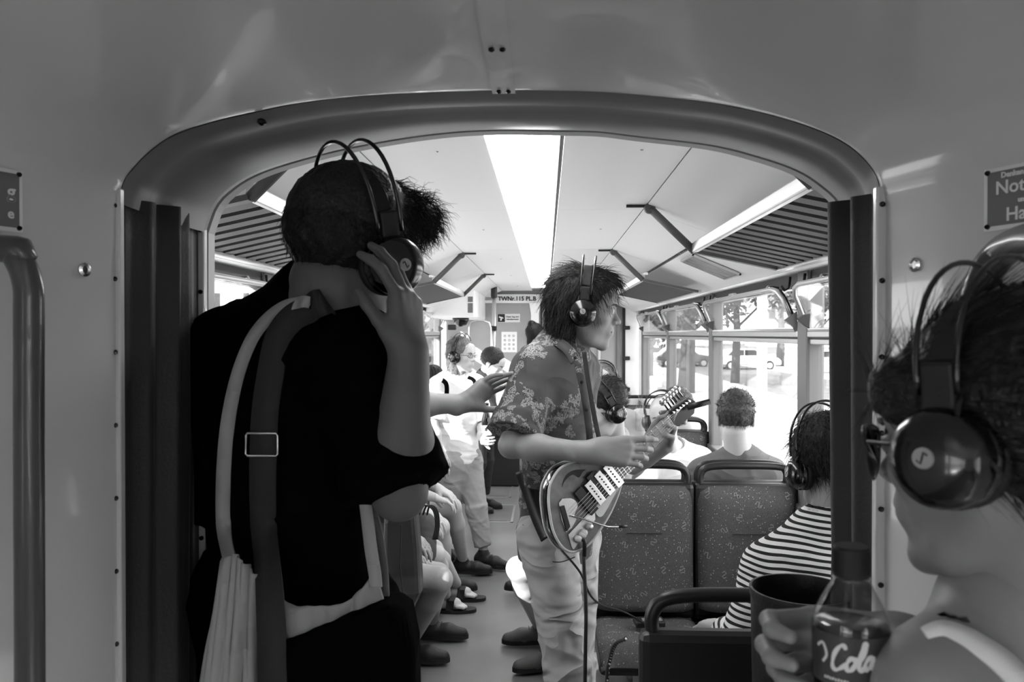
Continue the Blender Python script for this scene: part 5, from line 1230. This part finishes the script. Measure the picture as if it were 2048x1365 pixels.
# ---------------------------------------------------------------- woman at the right edge with the bottle
hR = rot(36, -4, 0)
J = template('stand', (.55, .75), 30, 1.66)
hd = P(2006, 900, .715)
J.update(hd=hd, nk=P(2035, 1215, .72), che=P(2060, 1480, .73), pel=P(2060, 2100, .75))
J['shL'] = P(1868, 1385, .665); J['elL'] = P(1840, 1900, .66); J['wrL'] = P(1800, 2300, .72)
J['shR'] = P(2240, 1360, .80); J['elR'] = P(2050, 1560, .98); J['wrR'] = P(1822, 1302, .752)
for q, x in (('L', -.08), ('R', .08)):
    J['hip'+q] = J['pel']+Vector((x, x, -.03)); J['kn'+q] = J['hip'+q]+Vector((0, .02, -.43)); J['an'+q] = J['kn'+q]+Vector((0, 0, 0)); J['an'+q].z = .09
rw = person('dark-haired woman in a white strap top at the right edge, holding a cola bottle', J, hR, 1.0, skin='skin', shirt=None, pants='cdgrey', pleg=1.9, hres=.003, bres=.006, cres=.012, r=.86, female=True,
   hand=dict(R=dict(u=(-1, .10, -.04), n=(-.12, -1, 0), side=1, curls=[(.35, 1.15, .75), (.45, 1.15, .75), (.5, 1.15, .75), (.55, 1.15, .7)], s=.98, thumb=(.12, .15, 1.0), tcurl=.62, res=.0025)), neckr=.050)
hair(hd, hR, 1.0, rw, M['hdark'], 'short', n=2600, L=(.03, .08), h=.004, seed=2, flow=lambda q: np.stack([q[:, 0]*.2, -1+0*q[:, 1], .15-2*np.maximum(0, q[:, 2]-.1)], 1), rad=.0005, jit=.12, thick=.010, down=(.1, -.2, -.3), extra=lambda T, E: [E((0, -.12, .045), (.055, .05, .055), .03), E((-.052, .06, .055), (.022, .03, .03), .02)])
f = J['f']; R_ = .86
L = [cap(J['pel'], J['che'], .125, .128, .04, ax=f, fl=.72), cap(J['che'], J['che']+Vector((0, 0, .05)), .13, .11, .04, ax=f, fl=.7)]
blob('tank_top', L, .008, M['cwhite'], rw, folds(.004, (9, 9, 4)))
fr = on(child(rw, 'body'), .002)
for ptsx, w_ in (([(1850, 1272), (1885, 1262), (1925, 1275), (1965, 1300), (2010, 1335), (2070, 1400)], .020),):
    q = [fr(x, y, .62) for x, y in ptsx]; qq = spline([a for a, b in q], 6)
    MB().ribbon(qq, list(np.linspace(.010, w_*1.3, len(qq))), .003, (-.15, -.7, .7)).build('shoulder_strap', M['cwhite'], rw, smooth=True)
headphones(hd, hR, 1.0, 'large black over-ear headphones of the woman at the right edge', cup=.0405, gap=.092, arch=.168, cy=.0, cz=.0, wide=.016, wr=.0026)
T = lambda x, y, z: hd+hR @ Vector((x, y, z))
sg = empty('sunglasses', T(0, .1, 0), label='dark sunglasses worn by the woman at the right edge', cat='sunglasses')
for s in (-1, 1):
    ln = spline([T(s*.008, .112, .014), T(s*.030, .110, .020), T(s*.056, .096, .016), T(s*.062, .090, -.004), T(s*.050, .094, -.024), T(s*.028, .106, -.030), T(s*.010, .112, -.016)], 5, True)
    MB().tube(ln, .002, n=6, closed=True).build('rim', M['dark'], sg, smooth=True); MB().prism(ln, hR @ Vector((s*.2, 1, 0)), .0015).build('lens', mat('tinted_lens', .02, .05), sg)
    MB().tube([T(s*.063, .088, .008), T(s*.078, .05, .008), T(s*.081, .0, .006)], .002, n=6).build('temple', M['dark'], sg, smooth=True)
# cola bottle
bc = P(1702, 1300, .705); top = P(1702, 1092, .705).z; bz = top-.235
bottle_clear = thin_glass('clear_bottle', .93)
bt = empty('drink_bottle', (bc.x, bc.y, bz), label='half-full clear cola bottle with script label held at the lower right', cat='bottle')
k = .0325
prof_o = [(.022, 0), (.030, .004), (k, .015), (k, .05), (.030, .07), (.0300, .085), (k, .105), (k, .168), (.0300, .177), (.024, .189), (.0185, .199), (.0135, .209), (.0125, .213)]
o = MB().lathe(prof_o+[(r-.0008, z) for r, z in prof_o[::-1]][:-1], (bc.x, bc.y, bz), n=40).build('glass', bottle_clear, bt, smooth=True)
liq = [(r-.0012, z) for r, z in prof_o if z < .152]+[(.0312, .1665), (.001, .1665)]
liq[0] = (.02, .002)
MB().lathe(liq, (bc.x, bc.y, bz), n=36).build('cola', mat('cola', .004, .1), bt, smooth=True)
cp = MB().lathe([(.0148, .209), (.0150, .212), (.0150, .233), (.0138, .235), (.001, .235)], (bc.x, bc.y, bz), n=30).build('cap', M['rubber'], bt, smooth=True); autosmooth(cp, 30)
t = MB()
for i in range(36):
    a = i*PI/18; t.box((-.0004, -.0006, .212), (.0004, .0006, .232), M=Matrix.Translation((bc.x+.0151*math.cos(a), bc.y+.0151*math.sin(a), bz)) @ Matrix.Rotation(a, 4, 'Z'))
t.build('cap_ribs', M['rubber'], cp)
MB().lathe([(.0155, .2085), (.0165, .2075), (.0155, .2065)], (bc.x, bc.y, bz), n=24).build('neck_ring', bottle_clear, bt, smooth=True)
def wrap(u, z, r=.0333, rot_=0):        # u along the circumference, faces the camera at u=0
    a = -PI/2+rot_+u/r; return Vector((bc.x+r*math.cos(a), bc.y+r*math.sin(a), bz+z))
t = MB(); nn_ = 24
zl0, zl1 = .122, .1655
for z in (zl0, zl1):
    for i in range(nn_+1): t.v.append(wrap((i/nn_-.5)*.085, z, .0329, -.25))
t.f = [(i, i+1, nn_+2+i, nn_+1+i) for i in range(nn_)]
lb = t.build('label', mat('cola_label', .05, .35), bt, smooth=True)
# cursive lettering, drawn as brush strokes: (x, y) in letter units
strokes = {'C': [(1.1, 1.55), (.85, 1.85), (.45, 1.75), (.1, 1.1), (.15, .3), (.55, 0), (1.1, .25), (1.5, .55)],
 'o': [(.75, .9), (.35, .9), (.1, .5), (.25, .05), (.6, .05), (.85, .45), (.7, .85), (1.15, .75)],
 'l': [(0, .3), (.5, 1.1), (.65, 1.8), (.4, 1.95), (.25, 1.2), (.3, .2), (.6, .0), (.95, .35)],
 'a': [(.85, .85), (.4, .9), (.1, .45), (.3, .02), (.65, .25), (.85, .85), (.8, .2), (1.1, .05), (1.4, .4)],
 '-': [(0, .6), (.5, .75)], 'n': []}
t = MB(); x0 = 0; sc = .0105
for chh, adv in (('C', 1.35), ('o', .95), ('l', .75), ('a', 1.2)):
    pts = spline([wrap((x0+x+.25*y)*sc*.82-.0205, .136+y*sc*1.1+(x0+x)*sc*.10, .0334, -.25) for x, y in strokes[chh]], 5)
    w_ = [.0022+.0016*abs(math.sin(i*.35)) for i in range(len(pts))]
    t.ribbon(pts, w_, .0004, [(p-Vector((bc.x, bc.y, p.z))).normalized() for p in pts]); x0 += adv
pts = spline([wrap(u, z, .0334, -.25) for u, z in ((-.034, .152), (-.028, .156), (-.024, .147), (-.028, .140))], 5)
t.ribbon(pts, .0022, .0004, [(p-Vector((bc.x, bc.y, p.z))).normalized() for p in pts])
t.build('script_lettering', M['print'], lb)
t = MB()
for i in range(9):
    t.ribbon([wrap(-.026+i*.0024, .128+.0005*(i % 2), .0334, -.25), wrap(-.0246+i*.0024, .128, .0334, -.25)], .0022, .0003, (0, -1, 0))
t.build('small_print', M['print'], lb)
MB().lathe([(.0331, .062), (.0331, .078), (.0325, .0785), (.0325, .0615)], (bc.x, bc.y, bz), n=36).build('label_band', M['badge'], bt, smooth=True)
# ---------------------------------------------------------------- woman in the striped top
m = M['stripes'] = cloth('striped_jersey', .5); b = m.node_tree.nodes['Principled BSDF']
tc = nd(m, 'ShaderNodeTexCoord'); mp_ = nd(m, 'ShaderNodeSeparateXYZ'); ns = nd(m, 'ShaderNodeTexNoise', i_Scale=4.0)
s1 = nd(m, 'ShaderNodeMath', operation='MULTIPLY_ADD'); s1.inputs[1].default_value = 62.0; sn = nd(m, 'ShaderNodeMath', operation='FRACT'); gt_ = nd(m, 'ShaderNodeMath', operation='LESS_THAN'); gt_.inputs[1].default_value = .45
nm_ = nd(m, 'ShaderNodeMath', operation='MULTIPLY'); nm_.inputs[1].default_value = 2.2; mr = nd(m, 'ShaderNodeMapRange'); mr.inputs[3].default_value = .62; mr.inputs[4].default_value = .02
ab = nd(m, 'ShaderNodeMath', operation='MULTIPLY_ADD'); ab.inputs[1].default_value = .10
lk(m, tc.outputs['Object'], mp_.inputs[0]); lk(m, tc.outputs['Object'], ns.inputs['Vector']); lk(m, ns.outputs[0], nm_.inputs[0]); lk(m, mp_.outputs['X'], ab.inputs[0]); lk(m, mp_.outputs['Z'], ab.inputs[2]); lk(m, ab.outputs[0], s1.inputs[0]); lk(m, nm_.outputs[0], s1.inputs[2]); lk(m, s1.outputs[0], sn.inputs[0]); lk(m, sn.outputs[0], gt_.inputs[0]); lk(m, gt_.outputs[0], mr.inputs[0]); lk(m, mr.outputs[0], b.inputs['Base Color'])
hR = rot(8, -12, 0)
J = template('seat', (.80, 2.08), 0, 1.68)
J.update(hd=P(1652, 928, 2.2), nk=P(1655, 1062, 2.16)); J['che'] = P(1652, 1220, 2.14); J['pel'] = Vector((.80, 2.06, .56))
J['shL'] = P(1535, 1140, 2.15); J['shR'] = P(1770, 1140, 2.15); J['elL'] = P(1480, 1290, 2.12); J['wrL'] = P(1450, 1262, 2.33); J['elR'] = P(1800, 1300, 2.1)
sw = person('seated woman in a black-and-white striped top, hair pinned up, seen from behind', J, hR, .98, skin='skin', shirt='stripes', pants='ccharcoal', armsleeve={'L': 1.75, 'R': 1.75}, pleg=1.9, hres=.0045, bres=.012, cres=.008, r=.92, seated=True, female=True, loose=.016, fold=.006, hand=dict(L=dict(u=(-.4, .9, -.1), n=(0, 0, -1), curls=[(.5, .5, .3)]*4, res=.0045)))
hair(J['hd'], hR, .98, sw, M['hblack'], 'short', n=2400, L=(.04, .09), h=.005, seed=5, flow=lambda q: np.stack([-q[:, 0]*4, -.3+0*q[:, 1], -1.0+0*q[:, 2]], 1), rad=.0008, jit=.4, curl=.3, thick=.014, extra=lambda T, E: [E((.03, -.085, -.03), (.05, .045, .055), .03), E((.035, -.08, -.09), (.035, .035, .04), .03), E((-.01, -.1, .0), (.035, .03, .04), .02)])
headphones(J['hd'], hR, .98, 'black over-ear headphones of the woman in the striped top', cup=.040, gap=.086, arch=.172, cy=-.01, cz=-.03, wide=.02, wr=.0036)
MB().tube(spline([J['nk']+Vector((x, y, z)) for x, y, z in ((-.07, .0, .02), (-.04, -.055, -.005), (0, -.07, -.01), (.04, -.055, -.005), (.07, 0, .02))], 6), .0012, n=5).build('necklace', M['dark'], sw)
# ---------------------------------------------------------------- man in the grey T-shirt
hR = rot(-12, -4, 0)
J = template('seat', (.90, 3.84), 0, 1.8)
J.update(hd=P(1472, 838, 3.84), nk=P(1480, 918, 3.84)); J['che'] = P(1480, 1010, 3.86); J['shL'] = P(1405, 952, 3.84); J['shR'] = P(1540, 948, 3.84); J['elR'] = Vector((1.02, 3.95, .82)); J['wrR'] = Vector((.95, 4.15, .68)); J['elL'] = P(1380, 1080, 3.9); J['pel'].z = .6
gm = person('short-haired man in a grey T-shirt sitting with his back to the camera', J, hR, 1.06, skin='skinp', shirt='cgrey', pants='ccharcoal', sleeve=.75, hres=.005, cres=.010, seated=True, loose=.018, fold=.008, neckr=.062)
hair(J['hd'], hR, 1.06, gm, M['hbrown'], 'short', n=2200, L=(.015, .035), h=.006, seed=6, flow=lambda q: np.stack([q[:, 0]*2, -.3+0*q[:, 1], np.where(q[:, 2] > .05, .3, -.9)], 1), rad=.0011, jit=.6, thick=.006)
# ---------------------------------------------------------------- man with slicked dark hair, seated sideways
hR = rot(112, -22, -6)
J = template('seat', (.30, 3.90), 92, 1.72)
J.update(hd=P(1207, 818, 3.62), nk=P(1228, 885, 3.78)); J['che'] = P(1215, 980, 3.85); J['shL'] = P(1180, 935, 3.70); J['shR'] = P(1262, 925, 4.0)
J['pel'] = Vector((.33, 3.93, .58)); J['hipL'] = Vector((.25, 3.86, .52)); J['hipR'] = Vector((.25, 4.02, .52))
J['knL'] = P(1036, 1138, 3.78); J['anL'] = Vector((-.03, 4.08, .10)); J['knR'] = Vector((.02, 3.62, .50)); J['anR'] = Vector((.03, 3.78, .10))
J['elL'] = Vector((.12, 3.72, .75)); J['wrL'] = Vector((.0, 3.9, .64))
sp = person('man with slicked dark hair and shorts sitting sideways with bare legs in the aisle', J, hR, 1.05, skin='skinp', shirt='clight', pants='cdgrey', sleeve=.6, pleg=.82, hres=.004, bres=.009, cres=.010, seated=True, shoes='shoeb', shoedir={'L': Vector((-1, -.1, 0)), 'R': Vector((-1, -.35, 0))})
hair(J['hd'], hR, 1.05, sp, M['hdark'], 'short', n=1800, L=(.02, .04), h=.005, seed=7, flow=lambda q: np.stack([q[:, 0]*.3, -1+0*q[:, 1], -.1-2*np.maximum(0, -q[:, 1])], 1), rad=.0010, jit=.06, down=(0, 0, 0), thick=.007)
headphones(J['hd'], hR @ Matrix.Rotation(math.radians(-8), 3, 'X'), 1.05, 'black over-ear headphones of the man with slicked dark hair', cup=.042, gap=.088, arch=.150, cy=-.01, cz=-.012)
shoe(P(1075, 1322, 3.82)+Vector((0, 0, .0)), Vector((-.9, -.35, 0)), sp, M['shoeb'], 1.05, name='lace_boot', high=.04) if False else None
# ---------------------------------------------------------------- bald man facing the camera
hR = rot(162, -4, 9)
J = template('seat', (.78, 5.0), 172, 1.75)
J.update(hd=P(1328, 838, 4.82), nk=P(1345, 900, 4.92)); J['che'] = P(1350, 985, 4.98); J['shR'] = P(1292, 930, 4.9); J['shL'] = P(1402, 918, 4.95)
J['elL'] = P(1425, 990, 4.85); J['wrL'] = P(1360, 1000, 4.62); J['elR'] = P(1285, 1000, 4.8); J['wrR'] = P(1330, 990, 4.6)
bm_ = person('bald man in a white T-shirt facing the camera, sunlit', J, hR, 1.10, skin='skinp', shirt='cwhite', pants='clight', sleeve=.62, pleg=.95, hres=.005, seated=True, loose=.018, fold=.008)
headphones(J['hd'], hR, 1.08, 'black over-ear headphones of the bald man facing the camera', cup=.040, gap=.092, arch=.160, cy=.0, cz=-.01, wr=.0034, cupM=mat('cup_sheen', .05, .25, coat=.5))
# boy behind him
J = template('seat', (.84, 5.85), -15, 1.6); J['hd'] = P(1362, 812, 5.75); J['nk'] = P(1358, 850, 5.8)
person('brown-haired passenger right behind the bald man', J, rot(-70, 0, 0), 1.0, skin='skin', shirt='clight', pants='cdgrey', hres=.006, cres=.014, seated=True, hairkw=dict(m='hbrown', style='short', n=900, L=(.02, .04), rad=.0012, thick=.010), hem=-.05)
# woman beside the bald man
hR = rot(172, 0, 6)
J = template('seat', (.42, 5.02), 180, 1.68)
J.update(hd=P(1205, 768, 4.98), nk=P(1212, 825, 5.02)); J['che'] = P(1220, 900, 5.05); J['shR'] = P(1165, 845, 5.0); J['shL'] = P(1262, 845, 5.0); J['elL'] = P(1285, 915, 4.95); J['elR'] = P(1150, 915, 4.95); J['pel'].z = .65; J['knR'] = Vector((.15, 4.72, .54)); J['anR'] = Vector((-.06, 4.88, .12))
person('woman in a pale grey T-shirt with headphones, sitting behind the man with slicked hair', J, hR, .98, skin='skinp', shirt='clight', pants='cdgrey', sleeve=.7, hres=.005, cres=.012, seated=True, female=True, r=.92, shoedir={'L': Vector((0, -1, 0)), 'R': Vector((-1, -.15, 0))}, hairkw=dict(m='hfair', style='bob', n=900, L=(.03, .07), rad=.001, thick=.010),
       headphone=dict(label='black over-ear headphones of the woman sitting behind the slick-haired man', cup=.040, gap=.088, arch=.150, cy=0, cz=-.01))
J = template('seat', (.35, 6.9), 180, 1.65); J['hd'] = P(1168, 742, 6.9); J['nk'] = J['hd']+Vector((0, .03, -.14))
person('dark curly-haired passenger far back on the right', J, rot(178), 1.0, skin='skinp', shirt='cwhite', pants='cdgrey', hres=.006, cres=.016, seated=True, female=True, hairkw=dict(m='hdark', style='bob', n=1200, L=(.04, .08), rad=.0015, curl=.9, jit=.8, thick=.022))
# ---------------------------------------------------------------- woman in the white blouse
hR = rot(-122, -2, 0)
J = template('stand', (-.58, 5.5), -150, 1.56)
J.update(hd=P(925, 712, 5.42), nk=P(912, 752, 5.48)); J['che'] = P(912, 820, 5.5); J['pel'] = P(918, 910, 5.52)
J['shR'] = P(876, 775, 5.42); J['shL'] = P(952, 772, 5.56); J['elR'] = P(866, 850, 5.36); J['wrR'] = P(880, 905, 5.30); J['elL'] = P(966, 850, 5.58); J['wrL'] = P(962, 872, 5.36)
J['hipL'] = P(938, 925, 5.56); J['hipR'] = P(902, 925, 5.48); J['knL'] = P(952, 1015, 5.46); J['anL'] = P(968, 1105, 5.42); J['knR'] = P(900, 1020, 5.5); J['anR'] = P(890, 1110, 5.62)
for q in 'LR': J['an'+q].z = .10
ww = person('fair-haired woman in glasses, white blouse and khaki trousers standing in the aisle', J, hR, .94, skin='skinp', shirt='cwhite', pants='ckhaki', sleeve=.8, pleg=1.86, hres=.0045, bres=.012, cres=.008, r=.90, female=True, hem=-.05, loose=.022, fold=.007, ff=(14, 14, 9), shoedir={'L': Vector((.85, -.4, 0)), 'R': Vector((.5, -.8, 0))},
   hand=dict(L=dict(u=(.15, -.9, -.1), n=(.9, .1, 0), curls=[(1.0, .8, .5)]*4, res=.005)), hairkw=dict(m='hfair', style='long', n=1500, L=(.03, .07), rad=.0011, jit=.2, thick=.010),
   headphone=dict(label='black over-ear headphones of the woman in the white blouse', cup=.042, gap=.086, arch=.165, cy=-.01, cz=-.01, wr=.003))
T = lambda x, y, z: J['hd']+hR @ Vector((x, y, z))*.94
t = MB()
for s in (-1, 1):
    t.tube([T(s*.033+.019*math.cos(a)*s, .104-.012*(1+math.cos(a))*.5, .003+.013*math.sin(a)) for a in np.linspace(0, 2*PI, 17)[:-1]], .0016, n=5, closed=True)
    t.tube([T(s*.052, .092, .005), T(s*.076, .05, .008), T(s*.08, .0, .004)], .0014, n=5)
t.tube([T(-.014, .106, .004), T(0, .11, .007), T(.014, .106, .004)], .0014, n=5).build('eyeglasses', M['dark'], ww, smooth=True)
bp = empty('backpack', P(862, 790, 5.72), label='small black backpack on the back of the woman in the white blouse', cat='backpack')
blob('bag_body', [cap(P(866, 750, 5.66), P(866, 850, 5.68), .075, .085, .03, ax=(0, 1, 0), fl=.7)], .009, M['ccharcoal'], bp, folds(.004))
MB().ribbon(spline([P(880, 758, 5.42), P(892, 768, 5.30), P(893, 790, 5.28), P(886, 810, 5.28)], 5), .03, .006, (0, -1, .2)).build('strap', M['cblack'], bp, smooth=True)
MB().ribbon(spline([P(936, 755, 5.45), P(948, 762, 5.38), P(952, 785, 5.37), P(954, 800, 5.38)], 5), .024, .006, (0.2, -1, .2)).build('strap', M['cblack'], bp, smooth=True)
for k in range(3): MB().tube(spline([P(850+k*5, 775, 5.6), P(848+k*6, 740, 5.6), P(856+k*6, 733, 5.6), P(862+k*6, 745, 5.6), P(862+k*5, 760, 5.6)], 4), .003, n=6).build('handle', M['rubber'], bp, smooth=True)
# beer bottle with label
def bottle(c, h, r, label, m_, lab=True, name='bottle'):
    B = empty(name, c, label=label, cat='bottle'); p = [(r*.8, 0), (r, .004), (r, h*.58), (r*.85, h*.66), (r*.45, h*.80), (r*.42, h*.95), (r*.48, h*.955), (r*.48, h*.985), (r*.40, h)]
    MB().lathe(p, c, n=20).build('glass', m_, B, smooth=True)
    if lab:
        l = MB().lathe([(r+.0005, h*.16), (r+.0008, h*.17), (r+.0008, h*.42), (r+.0005, h*.43)], c, n=20).build('paper_label', M['print'], B, smooth=True)
        MB().lathe([(r*.46, h*.84), (r*.47, h*.93)], c, n=14).build('neck_foil', M['badge'], B, smooth=True)
        q = Vector(c)+Vector((0, -r-.001, h*.33)); MB().prism([q+Vector((.012*math.cos(a)*(1 if i % 2 else .6), 0, .018*math.sin(a)*(1 if i % 2 else .6))) for i, a in enumerate(np.linspace(0, 2*PI, 13)[:-1])], (0, -1, 0), .001).build('label_emblem', M['ink'], l)
    return B
brown = mat('brown_glass', .006, .08, coat=.5)
c = P(973, 884, 5.30); bottle(c, .26, .033, 'brown beer bottle with a white label held by the woman in the white blouse', brown, name='beer_bottle')
c = P(1281, 862, 4.75); bottle(c, .22, .030, 'pale glass bottle beside the bald man in front of the dark seat back', bottle_clear, False, name='glass_bottle')
c = P(861, 1012, 4.45); bottle(c, .25, .030, 'clear glass bottle held upright on the lap of a seated passenger at the left', bottle_clear, False, name='glass_bottle')
# ---------------------------------------------------------------- man in a dark shirt looking down
hR = rot(-105, -28, 0)
J = template('stand', (-.60, 7.2), -110, 1.58)
J.update(hd=P(985, 728, 7.15), nk=P(968, 756, 7.2)); J['che'] = P(962, 800, 7.2); J['shR'] = P(958, 775, 7.0); J['shL'] = P(972, 770, 7.4); J['elR'] = P(985, 835, 6.95); J['wrR'] = P(1018, 850, 6.95); J['elL'] = P(985, 835, 7.4); J['wrL'] = P(1020, 840, 7.3)
person('short-haired man in a dark shirt looking down beside the far pole', J, hR, 1.05, skin='skinp', shirt='ccharcoal', pants='ccharcoal', pleg=1.9, sleeve=.8, hres=.006, cres=.014, hairkw=dict(m='hdark', style='short', n=700, L=(.015, .03), rad=.0013))
J = template('stand', (-.12, 8.55), -60, 1.72); J['hd'] = P(1073, 672, 8.55)
person('woman with a dark hair bun standing by the far partition', J, rot(-55, 0, 0), 1.0, skin='skinp', shirt='cdgrey', pants='ccharcoal', pleg=1.9, hres=.007, bres=.016, cres=.016, female=True, hairkw=dict(m='hblack', style='short', n=500, L=(.02, .04), rad=.0013, extra=lambda T, E: [E((0, -.06, .13), (.04, .04, .035), .02), E((0, -.09, -.06), (.03, .03, .07), .03)]))
# ---------------------------------------------------------------- gesturing passenger hidden behind the man in black
hR = rot(-92, 0, 0)
J = template('stand', (-.55, 2.5), -80, 1.72)
J.update(hd=P(766, 698, 2.48), nk=P(742, 780, 2.48)); J['che'] = P(730, 900, 2.5); J['pel'] = P(725, 1060, 2.52)
J['shR'] = P(745, 825, 2.36); J['elR'] = P(800, 812, 2.34); J['wrR'] = P(930, 806, 2.40); J['shL'] = P(735, 820, 2.66); J['elL'] = P(735, 980, 2.7); J['wrL'] = P(760, 1080, 2.6)
for q, y in (('L', .09), ('R', -.09)): J['hip'+q] = J['pel']+Vector((0, y, -.03)); J['kn'+q] = J['hip'+q]+Vector((.02, 0, -.42)); J['an'+q] = J['kn'+q]-Vector((.02, 0, 0)); J['an'+q].z = .09
person('passenger behind the man in black, stretching a bare arm with open hand into the aisle', J, hR, 1.0, skin='skin', shirt='ccharcoal', pants='ccharcoal', sleeve=.7, pleg=1.9, hres=.004, bres=.012, cres=.012, r=.92,
   hand=dict(R=dict(u=(.72, .45, .55), n=(.5, -.65, -.3), side=1, curls=[(.0, .05, .05), (.2, .2, .1), (.38, .25, .15), (.55, .35, .2)], s=.98, thumb=(.6, .7, .35), spread=.2, res=.0030)),
   hairkw=dict(m='hbrown', style='short', n=500), headphone=dict(label='black over-ear headphones of the gesturing passenger behind the man in black', cup=.040, gap=.088, arch=.150, cy=-.01, cz=0))
hb = empty('hanging_bag', P(800, 1120, 2.0), label='dark grey bag with small white letters hanging beside the man in black', cat='bag')
t = [P(768, 1012, 2.0), P(800, 1002, 1.99), P(828, 1012, 2.0), P(836, 1100, 2.0), P(840, 1190, 2.0), P(826, 1222, 2.0), P(798, 1238, 2.0), P(776, 1225, 2.0), P(764, 1120, 2.0)]
o = MB().prism(t, (0, -1, 0), .07).build('bag_body', M['cdgrey'], hb); b_ = o.modifiers.new('b', 'BEVEL'); b_.width = .012; b_.segments = 2
MB().tube([P(783, 1050, 1.985), P(803, 1050, 1.985), P(800, 1130, 1.985), P(806, 1190, 1.985)], .0015, n=5).build('seam', M['rubber'], hb)
MB().ribbon([P(785, 1010, 2.0), P(770, 930, 2.1), P(752, 830, 2.26)], .03, .003, (0, -1, 0)).build('strap', M['cdgrey'], hb)
text('lettering', "W'18", .022, M['print'], frame(P(790, 1208, 1.985), (1, 0, .08), (-.08, 0, 1), (0, -1, 0)), hb)
# ---------------------------------------------------------------- passengers seated along the left side
def aisle(label, x, y, skin, pants, pleg, knees, ankles, shoes, hairm, extra={}, shirt='cdgrey'):
    J = template('seat', (x, y), -90, 1.72); J['knR'], J['knL'] = [Vector(k) for k in knees]; J['anR'], J['anL'] = [Vector(k) for k in ankles]; J.update(extra)
    return person(label, J, rot(-90, -5, 0), 1.0, skin=skin, shirt=shirt, pants=pants, pleg=pleg, hres=.006, bres=.009, cres=.010, seated=True, shoes=shoes, hairkw=dict(m=hairm, style='short', n=300), geyes=False, pinf=.022)
K = lambda px, py, Y: P(px, py, Y)
aisle('nearest left-side passenger in dark shorts and black shoes, knees towards the aisle', -.93, 3.66, 'skin', 'cdgrey', .76, (K(880, 1160, 3.50), K(876, 1150, 3.84)), ((-.66, 3.82, .10), (-.60, 4.12, .10)), 'shoe', 'hdark')
aisle('second left-side passenger in grey shorts and sandals', -.93, 4.2, 'skinp', 'cdgrey', .72, (K(868, 1110, 4.08), K(866, 1100, 4.34)), ((-.58, 4.55, .10), (-.54, 4.75, .10)), None, 'hbrown', shirt='clight')
aisle('third left-side passenger with bare pale knees, bottle on the lap', -.93, 4.78, 'skinp', 'ccharcoal', .55, (K(880, 1055, 4.6), K(905, 1015, 4.95)), ((-.62, 4.9, .10), (-.55, 5.25, .10)), 'shoe', 'hbrown', shirt='clight')
aisle('added shade-casting passenger at the left, hidden behind the man in black', -.95, 3.12, 'skin', 'cdgrey', .8, ((-.60, 3.0, .53), (-.60, 3.26, .53)), ((-.66, 3.0, .10), (-.66, 3.28, .10)), 'shoe', 'hdark')  # extra passenger put in to keep the sun off the next knees
# sandals with toes
for i, (x, y) in enumerate(((-.58, 4.55), (-.54, 4.75))):
    S_ = empty('sandal', (x, y, 0), label='dark sandal on the floor %s' % ('nearest the man in dark shorts' if i == 0 else 'further from the camera, behind its pair'), cat='sandal', group='pair of dark sandals')
    MB().prism(spline([Vector((x-.08, y, .02)), Vector((x-.06, y-.035, .02)), Vector((x+.08, y-.045, .02)), Vector((x+.17, y-.02, .02)), Vector((x+.17, y+.03, .02)), Vector((x+.08, y+.045, .02)), Vector((x-.06, y+.035, .02))], 4, True), (0, 0, 1), .018).build('sole', M['rubber'], S_)
    ft = [cap((x-.04, y, .05), (x+.06, y, .045), .032, .035, .02)]+[cap((x+.07, y+(k-2)*.017, .04), (x+.125-.006*abs(k-1.2)*2, y+(k-2)*.018, .034), .012, .010, .008) for k in range(5)]
    o = blob('foot', ft, .005, M['skinp'], S_)
    MB().ribbon([Vector((x+.03, y-.045, .02)), Vector((x+.035, y-.03, .072)), Vector((x+.04, y+.0, .085)), Vector((x+.035, y+.03, .072)), Vector((x+.03, y+.045, .02))], .045, .004, [Vector((0, -1, .1)), Vector((0, -.6, 1)), Vector((0, 0, 1)), Vector((0, .6, 1)), Vector((0, 1, .1))]).build('strap', M['dark'], S_)
# bag on a lap
lb_ = empty('handbag', P(858, 1070, 3.95), label='black handbag with looping handles on the lap of the second left-side passenger', cat='bag')
blob('bag_body', [cap(P(850, 1055, 4.0), P(846, 1100, 3.95), .075, .085, .03, ax=(1, 0, 0), fl=.8)], .009, M['cdgrey'], lb_, folds(.006, (14, 14, 9)))
for k in range(3): MB().tube(spline([P(838+k*8, 1030, 3.9), P(848+k*6, 1012, 3.86), P(866+k*4, 1020, 3.85), P(872+k*3, 1050, 3.85), P(866+k*4, 1080, 3.84)], 5), .005, n=6).build('handle', M['rubber'], lb_, smooth=True)
# boot behind the guitarist's leg with a hidden lower leg belongs to the slick-haired man's neighbour
by = person
J = template('seat', (.38, 4.36), 95, 1.7)
# ---------------------------------------------------------------- waste bin
bc2 = P(1603, 1180, 1.45); zt = 1.6-(1172-668)/1099
bn = MB().lathe([(.062, 0), (.066, .01), (.088, zt-.02), (.0905, zt-.012), (.0905, zt), (.086, zt), (.084, zt-.02), (.06, .03), (.001, .03)], (bc2.x, 1.45, 0), n=48).build('waste_bin', mat('bin_plastic', .012, .45, bump=.25, bscale=45), smooth=True, label='tall round black waste bin in front of the woman in the striped top', cat='bin')
autosmooth(bn, 35)
if proto and False: pass
